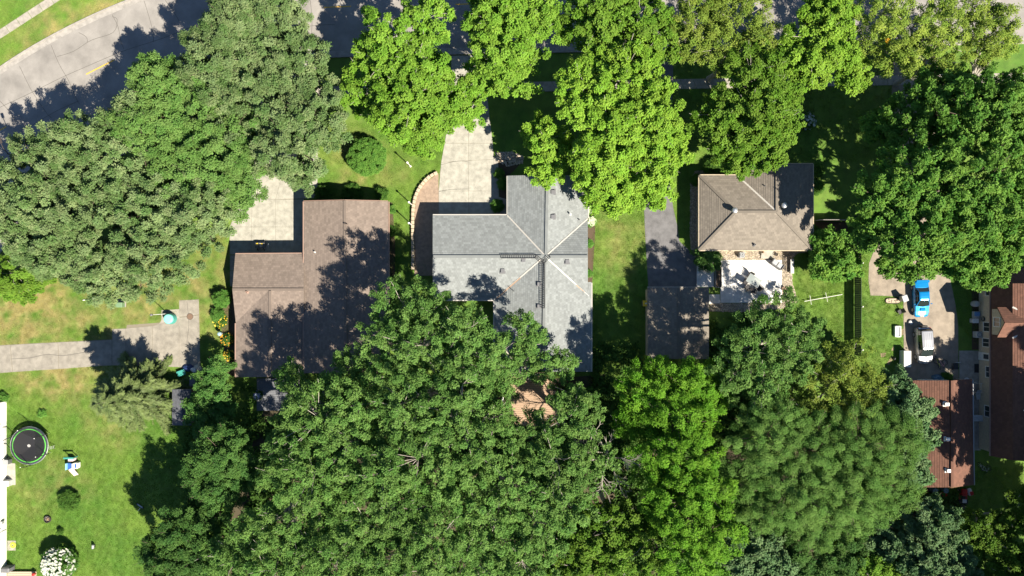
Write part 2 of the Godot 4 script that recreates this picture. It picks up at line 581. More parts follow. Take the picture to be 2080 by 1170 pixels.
func roads() -> void:
	# the street, curving round the upper left corner
	var line := smooth_px([[-250, 560], [-140, 400], [-60, 312], [20, 248], [105, 190], [200, 138], [300, 94], [400, 60], [500, 36], [600, 21], [690, 14], [945, 8], [1215, 3], [1600, -4], [2080, -13], [2500, -22]])
	var left := []
	var right := []
	var half := 5.75
	var nrm := []
	for i in line.size():
		var a: Vector2 = line[maxi(i - 1, 0)]
		var b: Vector2 = line[mini(i + 1, line.size() - 1)]
		nrm.append(-(b - a).normalized().orthogonal())
	var off := func(d: float) -> Array:
		var r := []
		for i in line.size():
			r.append(line[i] + nrm[i] * d)
		return r
	var band := func(st: SurfaceTool, a: Array, b: Array, y: float) -> void:
		for i in a.size() - 1:
			face(st, [Vector3(a[i].x, y, a[i].y), Vector3(a[i + 1].x, y, a[i + 1].y), Vector3(b[i + 1].x, y, b[i + 1].y), Vector3(b[i].x, y, b[i].y)], Vector3.UP)
	var st := tool()
	band.call(st, off.call(-half + 0.6), off.call(half - 0.6), 0.008)
	var road := structure("road", st, M.road)
	var pv := PackedVector2Array(off.call(-half - 0.2))
	var pr: Array = off.call(half + 0.2)
	pr.reverse()
	pv.append_array(PackedVector2Array(pr))
	paved.append(pv)
	for sd in [-1.0, 1.0]:
		st = tool()
		band.call(st, off.call(sd * (half - 0.6)), off.call(sd * (half)), 0.012)
		structure("gutter", st, M.gutter)
		st = tool()
		var a: Array = off.call(sd * half)
		var b: Array = off.call(sd * (half + 0.18))
		band.call(st, a, b, 0.13)
		for i in a.size() - 1:
			for e in [a, b]:
				face(st, [Vector3(e[i].x, 0.0, e[i].y), Vector3(e[i + 1].x, 0.0, e[i + 1].y), Vector3(e[i + 1].x, 0.13, e[i + 1].y), Vector3(e[i].x, 0.13, e[i].y)], Vector3(nrm[i].x, 0, nrm[i].y) * (sd if e == b else -sd))
		structure("kerb", st, M.gutter)
		# joints across the gutter
	# cracks: one across the road every few metres and some wandering along it
	var cr := [
		[[40, 135], [62, 180], [80, 208], [95, 230], [105, 240]], [[293, 2], [303, 35], [310, 62], [312, 85]], [[228, 30], [240, 55], [246, 85], [252, 100]],
		[[104, 92], [120, 130], [140, 165], [155, 200], [162, 212]], [[0, 205], [18, 225], [34, 248]], [[335, 0], [352, 22], [365, 45]],
		[[116, 115], [150, 104], [185, 82], [230, 66], [238, 40], [228, 34]], [[0, 218], [60, 190], [120, 160], [160, 142]], [[160, 66], [175, 75], [178, 86]],
		[[50, 264], [110, 228], [160, 205]], [[420, 96], [520, 66], [640, 52], [680, 50]], [[160, 142], [250, 104], [330, 78], [400, 50]], [[560, 60], [566, 95], [560, 112]], [[630, 0], [634, 40], [632, 80]]]
	for c in cr:
		st = tool()
		strip(st, smooth_px(c, 4), 0.05, 0.013)
		part("crack", st, M.crack, road)
	for mk in [[[-6, 268], [13, 257]], [[175, 151], [232, 122]], [[428, 50], [486, 37]], [[658, 15], [713, 13]], [[925, 9], [980, 7]], [[1190, 4], [1245, 2]], [[1460, -1], [1515, -2]], [[1730, -7], [1785, -8]]]:
		st = tool()
		strip(st, [P2(mk[0][0], mk[0][1]), P2(mk[1][0], mk[1][1])], 0.13, 0.014)
		part("lane_marking", st, M.yellow_paint, road)
	# pavement on the near side, slab by slab
	var walk := setting("sidewalk")
	var wa: Array = off.call(9.3)
	var wb: Array = off.call(10.45)
	walk_slabs(walk, wa, wb, 24)
	pv = PackedVector2Array(wa)
	wb.reverse()
	pv.append_array(PackedVector2Array(wb))
	paved.append(pv)
	# pavement across the street
	var far_walk := setting("sidewalk_across")
	var fa := smooth_px([[-260, 230], [-60, 95], [0, 60], [92, 0], [140, -26], [300, -90]])
	var fb := smooth_px([[-245, 250], [-50, 108], [0, 79], [122, 0], [150, -14], [310, -70]])
	walk_slabs(far_walk, fa, fb, 0)
	pv = PackedVector2Array(fa)
	fb.reverse()
	pv.append_array(PackedVector2Array(fb))
	paved.append(pv)

func walk_slabs(parent: Node, a: Array, b: Array, skip: int) -> void:
	# slabs about 1.5 m long along a pair of lines
	var ca := Curve2D.new()
	var cb := Curve2D.new()
	for p in a:
		ca.add_point(p)
	for p in b:
		cb.add_point(p)
	var n := int(ca.get_baked_length() / 1.5)
	for i in n:
		var t0 := (i + 0.015) / n
		var t1 := (i + 0.985) / n
		var q := PackedVector2Array([ca.sample_baked(ca.get_baked_length() * t0), ca.sample_baked(ca.get_baked_length() * t1), cb.sample_baked(cb.get_baked_length() * t1), cb.sample_baked(cb.get_baked_length() * t0)])
		if absf(q[0].x) > 66.0 or absf(q[0].y) > 42.0:
			continue
		var st := tool()
		prism(st, q, 0.0, 0.04 + rr(-0.005, 0.005))
		part("slab", st, M.walk, parent)

# ---------- roofs ----------
func clip_h(poly: Array, h: float, keep_above: bool) -> Array:
	var out := []
	for i in poly.size():
		var a: Vector3 = poly[i]
		var b: Vector3 = poly[(i + 1) % poly.size()]
		var ia := a.y >= h if keep_above else a.y <= h
		var ib := b.y >= h if keep_above else b.y <= h
		if ia:
			out.append(a)
		if ia != ib:
			out.append(a.lerp(b, (h - a.y) / (b.y - a.y)))
	return out

func roof_slope(st: SurfaceTool, pts: Array, course := 0.25, lift := 0.02) -> void:
	# a roof slope as overlapping courses of shingles, each raised at its lower edge; pts are in metres
	for t in range(1, pts.size() - 1):
		var tri := [pts[0], pts[t], pts[t + 1]]
		var n: Vector3 = (tri[1] - tri[0]).cross(tri[2] - tri[0])
		if n.length() < 1e-6:
			continue
		n = n.normalized()
		if n.y < 0.0:
			n = -n
		var along := n.cross(Vector3.UP)
		if along.length() < 1e-4:
			face(st, tri, Vector3.UP)
			continue
		along = along.normalized()
		var dh := course * sqrt(1.0 - n.y * n.y)
		var lo := minf(tri[0].y, minf(tri[1].y, tri[2].y))
		var hi := maxf(tri[0].y, maxf(tri[1].y, tri[2].y))
		var k0 := int(floor(lo / dh))
		var k1 := int(ceil(hi / dh))
		for k in range(k0, k1):
			var c := clip_h(clip_h(tri, k * dh, true), (k + 1) * dh, false)
			if c.size() < 3:
				continue
			var q := []
			var uv := []
			var lower := []
			for p in c:
				var f: float = 1.0 - (p.y - k * dh) / dh
				q.append(p + n * lift * f)
				uv.append(Vector2(p.dot(along) / 7.2, -p.y / dh / 24.0))
				if p.y < k * dh + 1e-4:
					lower.append(p)
			face(st, q, n, uv)
			if lower.size() == 2:
				var down := (n - Vector3.UP * n.y).normalized()
				face(st, [lower[0], lower[1], lower[1] + n * lift, lower[0] + n * lift], down, [uv[0], uv[0], uv[0], uv[0]])

func slope(parent: Node, pts: Array, m: Material, called := "roof_slope") -> MeshInstance3D:
	# pts: photo x, photo y, height
	var q := []
	for p in pts:
		q.append(W(p[0], p[1], p[2]))
	return slope_m(parent, q, m, called)

func slope_m(parent: Node, q: Array, m: Material, called := "roof_slope") -> MeshInstance3D:
	var st := tool()
	roof_slope(st, q)
	# underside a hand below
	var under := []
	for p in q:
		under.append(p - Vector3.UP * 0.16)
	face(st, under, Vector3.DOWN)
	for i in q.size():
		var a: Vector3 = q[i]
		var b: Vector3 = q[(i + 1) % q.size()]
		face(st, [a, b, b - Vector3.UP * 0.16, a - Vector3.UP * 0.16], (a + b) * 0.5 - (q[0] + q[1] + q[2]) / 3.0)
	return part(called, st, m, parent)

func edge_bar(called: String, parent: Node, a: Vector3, b: Vector3, w: float, hgt: float, m: Material) -> MeshInstance3D:
	# a long narrow piece between two points: gutter, fascia, ridge cap, valley flashing
	var st := tool()
	var dir := b - a
	var z := dir.normalized()
	var x := z.cross(Vector3.UP).normalized()
	var y := x.cross(z).normalized()
	var t := Transform3D(Basis(x, y, z), (a + b) * 0.5)
	bev(st, Vector3.ZERO, Vector3(w, hgt, dir.length()), minf(w, hgt) * 0.25, t)
	return part(called, st, m, parent)

func walls(parent: Node, foot: PackedVector2Array, hgt: float, m: Material, base := 0.0) -> MeshInstance3D:
	var st := tool()
	prism(st, foot, base, hgt)
	return part("wall", st, m, parent)

func rect_m(x0: float, z0: float, x1: float, z1: float) -> PackedVector2Array:
	return PackedVector2Array([Vector2(x0, z0), Vector2(x1, z0), Vector2(x1, z1), Vector2(x0, z1)])

func eave_rect(px0: float, py0: float, px1: float, py1: float, h: float, inset: float) -> PackedVector2Array:
	var a := W(px0, py0, h)
	var b := W(px1, py1, h)
	return rect_m(a.x + inset, a.z + inset, b.x - inset, b.z - inset)

func gable(parent: Node, a: Vector3, b: Vector3, c: Vector3, m: Material, out: Vector3) -> void:
	var st := tool()
	face(st, [a, b, c], out)
	face(st, [a - out * 0.1, b - out * 0.1, c - out * 0.1], -out)
	part("gable", st, m, parent)

func box_part(called: String, parent: Node, c: Vector3, s: Vector3, m: Material, b := 0.02, turn := 0.0) -> MeshInstance3D:
	var st := tool()
	bev(st, Vector3.ZERO, s, b)
	var o := part(called, st, m, parent)
	o.position = c
	o.rotation_degrees.y = turn
	return o

func roof_at(px: float, py: float, h: float) -> Vector3:
	return W(px, py, h)

func box_vent(parent: Node, px: float, py: float, h: float) -> void:
	var p := W(px, py, h)
	var v := box_part("roof_vent", parent, p + Vector3(0, 0.1, 0), Vector3(0.48, 0.22, 0.48), M.vent, 0.05)
	box_part("base_flange", v, Vector3(0, -0.12, 0), Vector3(0.66, 0.03, 0.66), M.vent, 0.01)

func pipe_vent(parent: Node, px: float, py: float, h: float, m: Material, r := 0.06, tall := 0.45) -> void:
	var st := tool()
	lathe(st, [Vector2(r * 2.2, -0.15), Vector2(r * 1.2, 0.08), Vector2(r, 0.1), Vector2(r, tall), Vector2(r * 0.7, tall), Vector2(r * 0.7, tall - 0.1), Vector2(0, tall - 0.1)], 12)
	var o := part("vent_pipe", st, m, parent)
	o.position = W(px, py, h)

func window(parent: Node, c: Vector3, w: float, h: float, face_x: float, face_z: float, fm: Material = null) -> void:
	var st := tool()
	var t := Transform3D(Basis(Vector3(-face_z, 0, face_x) if face_z == 0.0 else Vector3(face_z, 0, 0), Vector3.UP, Vector3(face_x, 0, face_z)), c)
	for s in [-1.0, 1.0]:
		bev(st, Vector3(s * (w * 0.5 + 0.04), 0, 0), Vector3(0.09, h + 0.17, 0.1), 0.01, t)
		bev(st, Vector3(0, s * (h * 0.5 + 0.04), 0), Vector3(w, 0.09, 0.1), 0.01, t)
	bev(st, Vector3(0, 0, 0), Vector3(0.05, h, 0.06), 0.01, t)
	var f := part("window", st, fm if fm else M.white, parent)
	var g := tool()
	bev(g, Vector3(0, 0, -0.01), Vector3(w, h, 0.03), 0.004, t)
	part("pane", g, M.window, f)

func house_brown() -> void:
	var o := thing("brown_house", "ranch house with brown shingle roof in two wings, left of the grey roofed house", "house")
	var m: Material = M.roof_brown
	var e := 2.9
	var r := 4.1
	# tall wing with a ridge running up the picture
	slope(o, [[617, 409, e], [700, 407, r], [703, 758, r], [617, 758, e]], m)
	slope(o, [[700, 407, r], [788, 409, e], [790, 758, e], [703, 758, r]], m)
	var f := eave_rect(617, 409, 789, 758, e, 0.45)
	walls(o, f, e - 0.03, M.siding_brown)
	gable(o, Vector3(f[0].x, e - 0.03, f[0].y), Vector3(f[1].x, e - 0.03, f[1].y), Vector3((f[0].x + f[1].x) * 0.5, r - 0.2, f[0].y), M.siding_brown, Vector3(0, 0, -1))
	gable(o, Vector3(f[3].x, e - 0.03, f[3].y), Vector3(f[2].x, e - 0.03, f[2].y), Vector3((f[2].x + f[3].x) * 0.5, r - 0.2, f[3].y), M.siding_brown, Vector3(0, 0, 1))
	# lower wing: cross gables
	var e2 := 2.6
	var r2 := 3.75
	slope(o, [[478, 516, e2], [617, 515, e2], [617, 588, r2], [472, 588, r2]], m)
	slope(o, [[472, 588, r2], [548, 588, r2], [479, 655, e2]], m)
	slope(o, [[479, 655, e2], [548, 588, r2], [548, 766, r2], [479, 766, e2]], m)
	slope(o, [[548, 588, r2], [617, 588, r2], [617, 655, e2]], m)
	slope(o, [[548, 588, r2], [617, 655, e2], [617, 766, e2], [548, 766, r2]], m)
	f = eave_rect(478, 516, 619, 766, e2, 0.4)
	f[1].x += 0.4
	f[2].x += 0.4
	walls(o, f, e2 - 0.03, M.siding_brown)
	gable(o, Vector3(f[0].x, e2, W(0, 516, e2).z + 0.4), Vector3(f[0].x, e2, W(0, 655, e2).z), Vector3(f[0].x, r2 - 0.2, W(0, 588, r2).z), M.siding_brown, Vector3(-1, 0, 0))
	gable(o, Vector3(f[3].x, e2, f[3].y), Vector3(f[2].x - 0.4, e2, f[3].y), Vector3((f[2].x - 0.4 + f[3].x) * 0.5, r2 - 0.2, f[3].y), M.siding_brown, Vector3(0, 0, 1))
	# caps, fascia
	edge_bar("ridge_cap", o, W(700, 407, r + 0.04), W(703, 758, r + 0.04), 0.3, 0.06, m)
	edge_bar("ridge_cap", o, W(472, 588, r2 + 0.04), W(617, 588, r2 + 0.04), 0.3, 0.06, m)
	edge_bar("ridge_cap", o, W(548, 589, r2 + 0.04), W(548, 766, r2 + 0.04), 0.3, 0.06, m)
	edge_bar("gutter", o, W(616, 409, e - 0.05), W(616, 758, e - 0.05), 0.12, 0.12, M.trim_brown)
	edge_bar("gutter", o, W(790, 409, e - 0.05), W(791, 758, e - 0.05), 0.12, 0.12, M.trim_brown)
	edge_bar("gutter", o, W(478, 515, e2 - 0.05), W(616, 514, e2 - 0.05), 0.12, 0.12, M.trim_brown)
	edge_bar("gutter", o, W(478, 656, e2 - 0.05), W(478, 766, e2 - 0.05), 0.12, 0.12, M.trim_brown)
	edge_bar("fascia", o, W(617, 408, e - 0.02), W(700, 406, r - 0.02), 0.06, 0.2, M.trim_brown)
	edge_bar("fascia", o, W(700, 406, r - 0.02), W(788, 408, e - 0.02), 0.06, 0.2, M.trim_brown)
	pipe_vent(o, 640, 512, 3.22, M.white, 0.07, 0.3)
	pipe_vent(o, 502, 593, 3.72, M.trim_brown, 0.1, 0.25)
	var st := tool()
	tube(st, [Vector3(0, -0.1, 0), Vector3(0, 0.3, 0), Vector3(-0.12, 0.42, 0), Vector3(-0.25, 0.3, 0)], [0.05, 0.05, 0.05, 0.05], 8)
	part("vent_pipe", st, M.dark_iron, o).position = W(705, 455, 4.05)
	# garage door and windows on the front
	box_part("garage_door", o, Vector3(W(555, 0, 2.6).x, 1.15, W(0, 516, e2).z + 0.36), Vector3(4.8, 2.2, 0.08), M.siding_white, 0.02)
	window(o, Vector3(W(660, 0, 2.6).x, 1.5, W(0, 409, e).z + 0.42), 1.6, 1.2, 0, -1)
	window(o, Vector3(W(750, 0, 2.6).x, 1.5, W(0, 409, e).z + 0.42), 1.6, 1.2, 0, -1)
	window(o, Vector3(W(478, 0, e2).x + 0.37, 1.5, W(0, 640, e2).z), 1.2, 1.1, -1, 0)
	window(o, Vector3(W(789, 0, e).x - 0.42, 1.5, W(0, 480, e).z), 1.4, 1.1, 1, 0)

func house_grey() -> void:
	var o := thing("grey_house", "large house with light grey shingle roof of four gabled wings and pale valley flashing", "house")
	var m: Material = M.roof_grey
	var e := 2.75
	var r := 4.6
	var C := [1108, 521, r]
	slope(o, [[1030, 357, e], [1112, 355, r], C, [1030, 437, e]], m)
	slope(o, [[1112, 355, r], [1194, 357, e], [1194, 444, e], C], m)
	slope(o, [[879, 437, e], [1030, 437, e], C, [879, 521, r]], m)
	slope(o, [[879, 521, r], C, [1004, 609, e], [879, 609, e]], m)
	slope(o, [[1004, 609, e], C, [1103, 755, r], [1004, 755, e]], m)
	slope(o, [C, [1194, 600, e], [1201, 606, e], [1201, 755, e], [1103, 755, r]], m)
	slope(o, [[1194, 444, e], [1194, 521, r], C], m)
	slope(o, [[1194, 521, r], [1194, 600, e], C], m)
	slope(o, [[1194, 573, e + 0.14], [1201, 573, e], [1201, 606, e], [1194, 600, e + 0.01]], m)
	walls(o, eave_rect(1030, 357, 1194, 755, e, 0.4), e - 0.03, M.siding_grey)
	walls(o, eave_rect(879, 437, 1040, 609, e, 0.4), e - 0.033, M.siding_grey)
	walls(o, eave_rect(1004, 600, 1201, 755, e, 0.4), e - 0.036, M.siding_grey)
	var zn := W(0, 357, e).z + 0.4
	gable(o, Vector3(W(1030, 0, e).x + 0.4, e, zn), Vector3(W(1194, 0, e).x - 0.4, e, zn), Vector3(W(1112, 0, r).x, r - 0.25, zn), M.siding_grey, Vector3(0, 0, -1))
	var xw := W(879, 0, e).x + 0.4
	gable(o, Vector3(xw, e, W(0, 437, e).z + 0.4), Vector3(xw, e, W(0, 609, e).z - 0.4), Vector3(xw, r - 0.25, W(0, 521, r).z), M.siding_grey, Vector3(-1, 0, 0))
	var zs := W(0, 755, e).z - 0.4
	gable(o, Vector3(W(1004, 0, e).x + 0.4, e, zs), Vector3(W(1201, 0, e).x - 0.4, e, zs), Vector3(W(1103, 0, r).x, r - 0.25, zs), M.siding_grey, Vector3(0, 0, 1))
	var xe := W(1194, 0, e).x - 0.4
	gable(o, Vector3(xe, e, W(0, 444, e).z + 0.3), Vector3(xe, e, W(0, 600, e).z - 0.3), Vector3(xe, r - 0.25, W(0, 521, r).z), M.siding_grey, Vector3(1, 0, 0))
	# ridges
	edge_bar("ridge_cap", o, W(1112, 356, r + 0.05), W(1109, 516, r + 0.05), 0.32, 0.06, m)
	edge_bar("ridge_cap", o, W(880, 521, r + 0.05), W(1100, 521, r + 0.05), 0.32, 0.06, m)
	edge_bar("ridge_cap", o, W(1107, 528, r + 0.05), W(1103, 755, r + 0.05), 0.32, 0.06, m)
	edge_bar("ridge_cap", o, W(1116, 521, r + 0.05), W(1194, 521, r + 0.05), 0.32, 0.06, m)
	# valley flashing: pale metal with rusty stretches
	for v in [[1030, 437, 1104, 516], [1194, 444, 1113, 516], [1196, 602, 1114, 527], [1004, 609, 1100, 526]]:
		var a := W(v[0], v[1], e + 0.05)
		var b := W(v[2], v[3], r - 0.02)
		edge_bar("valley_flashing", o, a, b, 0.15, 0.03, M.flashing)
		var k0: float = 0.02 if v[0] < 1100 else 0.12
		var k1: float = 0.55 if v[0] < 1100 else 0.32
		if v[1] != 444:
			edge_bar("valley_flashing", o, a.lerp(b, k0) + Vector3(0.03, 0.012, 0.03), a.lerp(b, k1) + Vector3(0.03, 0.012, 0.03), 0.12, 0.028, M.flash_rust)
	for g in [[879, 436, 1029, 436], [1030, 357, 1030, 436], [1195, 357, 1195, 443], [1202, 574, 1202, 755], [1003, 610, 1003, 755], [879, 610, 1003, 610]]:
		edge_bar("gutter", o, W(g[0], g[1], e - 0.05), W(g[2], g[3], e - 0.05), 0.13, 0.13, M.flashing)
	for v in [[1123, 390], [1123, 440], [1063, 528], [1152, 531], [1021, 550], [1095, 577], [1095, 622], [1095, 711]]:
		var hh := 4.35
		if v[0] == 1021:
			hh = 4.0
		box_vent(o, v[0], v[1], hh)
	pipe_vent(o, 1158, 435, 3.6, M.white, 0.09, 0.5)
	pipe_vent(o, 1176, 446, 3.15, M.vent, 0.07, 0.3)
	pipe_vent(o, 1043, 591, 3.4, M.black, 0.035, 0.9)
	# the black ladder-like rack along the ridges
	var rack := Node3D.new()
	rack.name = "ridge_rack"
	o.add_child(rack)
	rack.set_meta("label", "black ladder shaped rack lying along the ridges")
	var legs := [[[1018, 521], [1089, 521]], [[1089, 521], [1102, 533]], [[1116, 520], [1103, 533]], [[1103, 534], [1103, 626]]]
	for l in legs:
		var a := W(l[0][0], l[0][1], r + 0.18)
		var b := W(l[1][0], l[1][1], r + 0.18)
		var dir := (b - a).normalized()
		var sd := Vector3(-dir.z, 0, dir.x) * 0.18
		for q in [-1.0, 1.0]:
			var st := tool()
			bar(st, a + sd * q, b + sd * q, 0.03)
			part("rail", st, M.black, rack)
		var n := int((b - a).length() / 0.24)
		for i in n + 1:
			var p := a.lerp(b, float(i) / n)
			var st := tool()
			bar(st, p - sd, p + sd, 0.024)
			part("rung", st, M.black, rack)
		for i in 3:
			var st := tool()
			var p := a.lerp(b, i / 2.0)
			bar(st, p + Vector3(0, 0, 0), p - Vector3(0, 0.2, 0), 0.03)
			part("foot", st, M.black, rack)
	box_part("garage_door", o, Vector3(W(955, 0, e).x, 1.15, W(0, 437, e).z + 0.36), Vector3(5.0, 2.2, 0.08), M.siding_white, 0.02)
	window(o, Vector3(W(1150, 0, e).x, 1.5, zn - 0.03), 1.8, 1.2, 0, -1)
	window(o, Vector3(xe + 0.03, 1.5, W(0, 520, e).z), 1.8, 1.2, 1, 0)
	window(o, Vector3(xe + 0.03, 1.5, W(0, 400, e).z), 1.4, 1.2, 1, 0)

func house_tan() -> void:
	var o := thing("tan_house", "small bungalow with tan brown hipped shingle roof beside the white patio", "house")
	var m: Material = M.roof_tan
	var e := 2.7
	var r := 4.5
	slope(o, [[1420, 356, e], [1495, 430, r], [1420, 508, e]], m)
	slope(o, [[1420, 356, e], [1497, 356, e], [1578, 430, r], [1495, 430, r]], m)
	slope(o, [[1420, 508, e], [1495, 430, r], [1578, 430, r], [1651, 508, e]], m)
	slope(o, [[1497, 356, e], [1497, 333, e], [1578, 333, r], [1578, 430, r]], m)
	slope(o, [[1578, 333, r], [1651, 333, e], [1651, 508, e], [1578, 430, r]], m)
	walls(o, eave_rect(1420, 356, 1651, 508, e, 0.45), e - 0.03, M.siding_tan)
	walls(o, eave_rect(1497, 333, 1651, 380, e, 0.45), e - 0.033, M.siding_tan)
	var zn := W(0, 333, e).z + 0.45
	gable(o, Vector3(W(1497, 0, e).x + 0.45, e, zn), Vector3(W(1651, 0, e).x - 0.45, e, zn), Vector3(W(1578, 0, r).x, r - 0.25, zn), M.siding_tan, Vector3(0, 0, -1))
	edge_bar("ridge_cap", o, W(1495, 430, r + 0.05), W(1578, 430, r + 0.05), 0.3, 0.06, m)
	edge_bar("ridge_cap", o, W(1578, 334, r + 0.05), W(1578, 429, r + 0.05), 0.3, 0.06, m)
	for h in [[1420, 356, 1495, 430], [1420, 508, 1495, 430], [1651, 508, 1578, 430]]:
		edge_bar("hip_cap", o, W(h[0], h[1], e + 0.05), W(h[2], h[3], r + 0.05), 0.3, 0.05, m)
	edge_bar("valley_flashing", o, W(1498, 357, e + 0.05), W(1577, 429, r - 0.0), 0.2, 0.03, M.flashing)
	for g in [[1419, 356, 1419, 508], [1420, 355, 1496, 355], [1420, 509, 1651, 509], [1652, 333, 1652, 508]]:
		edge_bar("gutter", o, W(g[0], g[1], e - 0.05), W(g[2], g[3], e - 0.05), 0.09, 0.11, M.siding_tan)
	edge_bar("fascia", o, W(1497, 332, e), W(1578, 332, r), 0.05, 0.18, M.siding_tan)
	edge_bar("fascia", o, W(1578, 332, r), W(1651, 332, e), 0.05, 0.18, M.siding_tan)
	for v in [[1490, 428, 4.45], [1590, 418, 4.3]]:
		var st := tool()
		lathe(st, [Vector2(0.2, -0.2), Vector2(0.17, 0.3), Vector2(0.3, 0.34), Vector2(0.34, 0.48), Vector2(0.27, 0.62), Vector2(0.12, 0.7), Vector2(0, 0.71)], 20)
		part("round_vent", st, M.metal, o).position = W(v[0], v[1], v[2])
	pipe_vent(o, 1532, 497, 3.05, M.vent, 0.1, 0.3)
	pipe_vent(o, 1553, 378, 3.9, M.vent, 0.06, 0.3)
	window(o, Vector3(W(1500, 0, e).x, 1.5, W(0, 508, e).z - 0.42), 1.4, 1.1, 0, 1)
	box_part("door", o, Vector3(W(1556, 0, e).x, 1.1, W(0, 508, e).z - 0.42), Vector3(0.95, 2.05, 0.08), M.white, 0.02)
	window(o, Vector3(W(1420, 0, e).x + 0.42, 1.5, W(0, 430, e).z), 1.4, 1.1, -1, 0)

func house_red() -> void:
	# gambrel house at the right edge: siding wall, steep lower roof, dormer
	var o := thing("red_roof_house", "two storey house with red brown roof, dormer and tan siding at the right edge", "house")
	var m: Material = M.roof_red
	var e := 2.9
	var b := 5.0
	var r := 6.6
	var xe := W(2012, 0, e).x
	var xb := W(2057, 0, b).x
	var xr := xb + 4.2
	var z0 := W(0, 576, e).z
	var z1 := W(0, 926, e).z
	var zd0 := W(0, 624, b).z
	var zd1 := W(0, 686, b).z
	slope_m(o, [Vector3(xe, e, z0), Vector3(xb, b, z0), Vector3(xb, b, z1), Vector3(xe, e, z1)], m)
	slope_m(o, [Vector3(xb, b, z0), Vector3(xr, r, z0), Vector3(xr, r, z1), Vector3(xb, b, z1)], m)
	slope_m(o, [Vector3(xr, r, z0), Vector3(xr + 4.2, b, z0), Vector3(xr + 4.2, b, z1), Vector3(xr, r, z1)], m)
	slope_m(o, [Vector3(xr + 4.2, b, z0), Vector3(2.0 * xr - xe, e, z0), Vector3(2.0 * xr - xe, e, z1), Vector3(xr + 4.2, b, z1)], m)
	edge_bar("ridge_cap", o, Vector3(xr, r + 0.05, z0), Vector3(xr, r + 0.05, z1), 0.3, 0.06, m)
	# north porch roof, lower
	slope_m(o, [Vector3(xe - 0.15, 2.5, W(0, 545, 2.5).z), Vector3(xr + 3.0, 2.5, W(0, 545, 2.5).z), Vector3(xr + 3.0, 3.3, z0 + 0.2), Vector3(xe - 0.15, 3.3, z0 + 0.2)], m, "porch_roof")
	var xw := W(1988, 0, 0.0).x
	var f := rect_m(xw, z0 + 0.25, 2.0 * xr - xw, z1 - 0.25)
	walls(o, f, e, M.siding_tan)
	for s in [0, 1]:
		var zz: float = z0 + 0.25 if s == 0 else z1 - 0.25
		var st := tool()
		face(st, [Vector3(xw, e, zz), Vector3(xb + 0.1, b - 0.2, zz), Vector3(xr, r - 0.2, zz), Vector3(xr + 4.1, b - 0.2, zz), Vector3(2.0 * xr - xw, e, zz)], Vector3(0, 0, -1 if s == 0 else 1))
		part("gable", st, M.siding_tan, o)
	# siding boards on the visible wall, one by one
	var nb := 15
	for i in nb:
		var y0 := 0.1 + i * (e - 0.12) / nb
		var hh := (e - 0.12) / nb
		var st := tool()
		face(st, [Vector3(xw - 0.035, y0, z0 + 0.25), Vector3(xw - 0.035, y0, z1 - 0.25), Vector3(xw - 0.008, y0 + hh, z1 - 0.25), Vector3(xw - 0.008, y0 + hh, z0 + 0.25)], Vector3(-1, 0.1, 0))
		face(st, [Vector3(xw - 0.035, y0, z0 + 0.25), Vector3(xw - 0.035, y0, z1 - 0.25), Vector3(xw, y0, z1 - 0.25), Vector3(xw, y0, z0 + 0.25)], Vector3.DOWN)
		part("siding_board", st, M.siding_tan, o)
	# windows and door on it
	for w in [[592, 1.9, 0.9, 1.0], [664, 1.5, 1.0, 1.0], [696, 1.4, 0.9, 1.1], [755, 1.9, 1.2, 1.0], [835, 1.7, 1.2, 1.0]]:
		window(o, Vector3(xw - 0.06, w[1], W(0, w[0], 1.5).z), w[2], w[3], -1, 0)
	var d := box_part("door", o, Vector3(xw - 0.06, 1.1, W(0, 724, 1.1).z), Vector3(0.08, 2.05, 0.95), M.white, 0.02)
	box_part("pane", d, Vector3(-0.035, 0.35, 0), Vector3(0.03, 0.9, 0.55), M.window, 0.004)
	# dormer
	var xd := W(2018, 0, 3.3).x
	var dm := Node3D.new()
	dm.name = "dormer"
	o.add_child(dm)
	var zc := (zd0 + zd1) * 0.5
	var hw := (zd1 - zd0) * 0.5
	var de := 4.55
	var dr := 5.7
	var st := tool()
	bev(st, Vector3((xd + xb + 1.0) * 0.5, (3.0 + de) * 0.5, zc), Vector3(xb + 1.0 - xd, de - 3.0, hw * 2.0 - 0.5), 0.01)
	face(st, [Vector3(xd, de, zc - hw + 0.25), Vector3(xd, de, zc + hw - 0.25), Vector3(xd, dr - 0.25, zc)], Vector3(-1, 0, 0))
	part("dormer_wall", st, M.siding_tan, dm)
	for i in 9:
		st = tool()
		var y0 := 3.15 + i * 0.16
		face(st, [Vector3(xd - 0.035, y0, zc - hw + 0.27), Vector3(xd - 0.035, y0, zc + hw - 0.27), Vector3(xd - 0.008, y0 + 0.16, zc + hw - 0.27), Vector3(xd - 0.008, y0 + 0.16, zc - hw + 0.27)], Vector3(-1, 0.1, 0))
		part("siding_board", st, M.siding_tan, dm)
	window(dm, Vector3(xd - 0.05, 3.95, zc), 0.95, 0.95, -1, 0)
	slope_m(dm, [Vector3(xd - 0.35, de - 0.1, zc - hw), Vector3(xd - 0.35, dr, zc), Vector3(xr - 0.8, dr, zc), Vector3(xb + 0.05, de - 0.1, zc - hw)], m, "dormer_roof")
	slope_m(dm, [Vector3(xd - 0.35, de - 0.1, zc + hw), Vector3(xd - 0.35, dr, zc), Vector3(xr - 0.8, dr, zc), Vector3(xb + 0.05, de - 0.1, zc + hw)], m, "dormer_roof")
	for s in [-1.0, 1.0]:
		edge_bar("valley_flashing", dm, Vector3(xb - 0.05, b + 0.03, zc + s * (hw + 0.02)), Vector3(xr - 0.9, dr + 0.08, zc + s * 0.05), 0.2, 0.05, M.flashing)
	edge_bar("gutter", o, Vector3(xe - 0.06, e - 0.03, z0), Vector3(xe - 0.06, e - 0.03, z1), 0.12, 0.13, M.trim_brown)
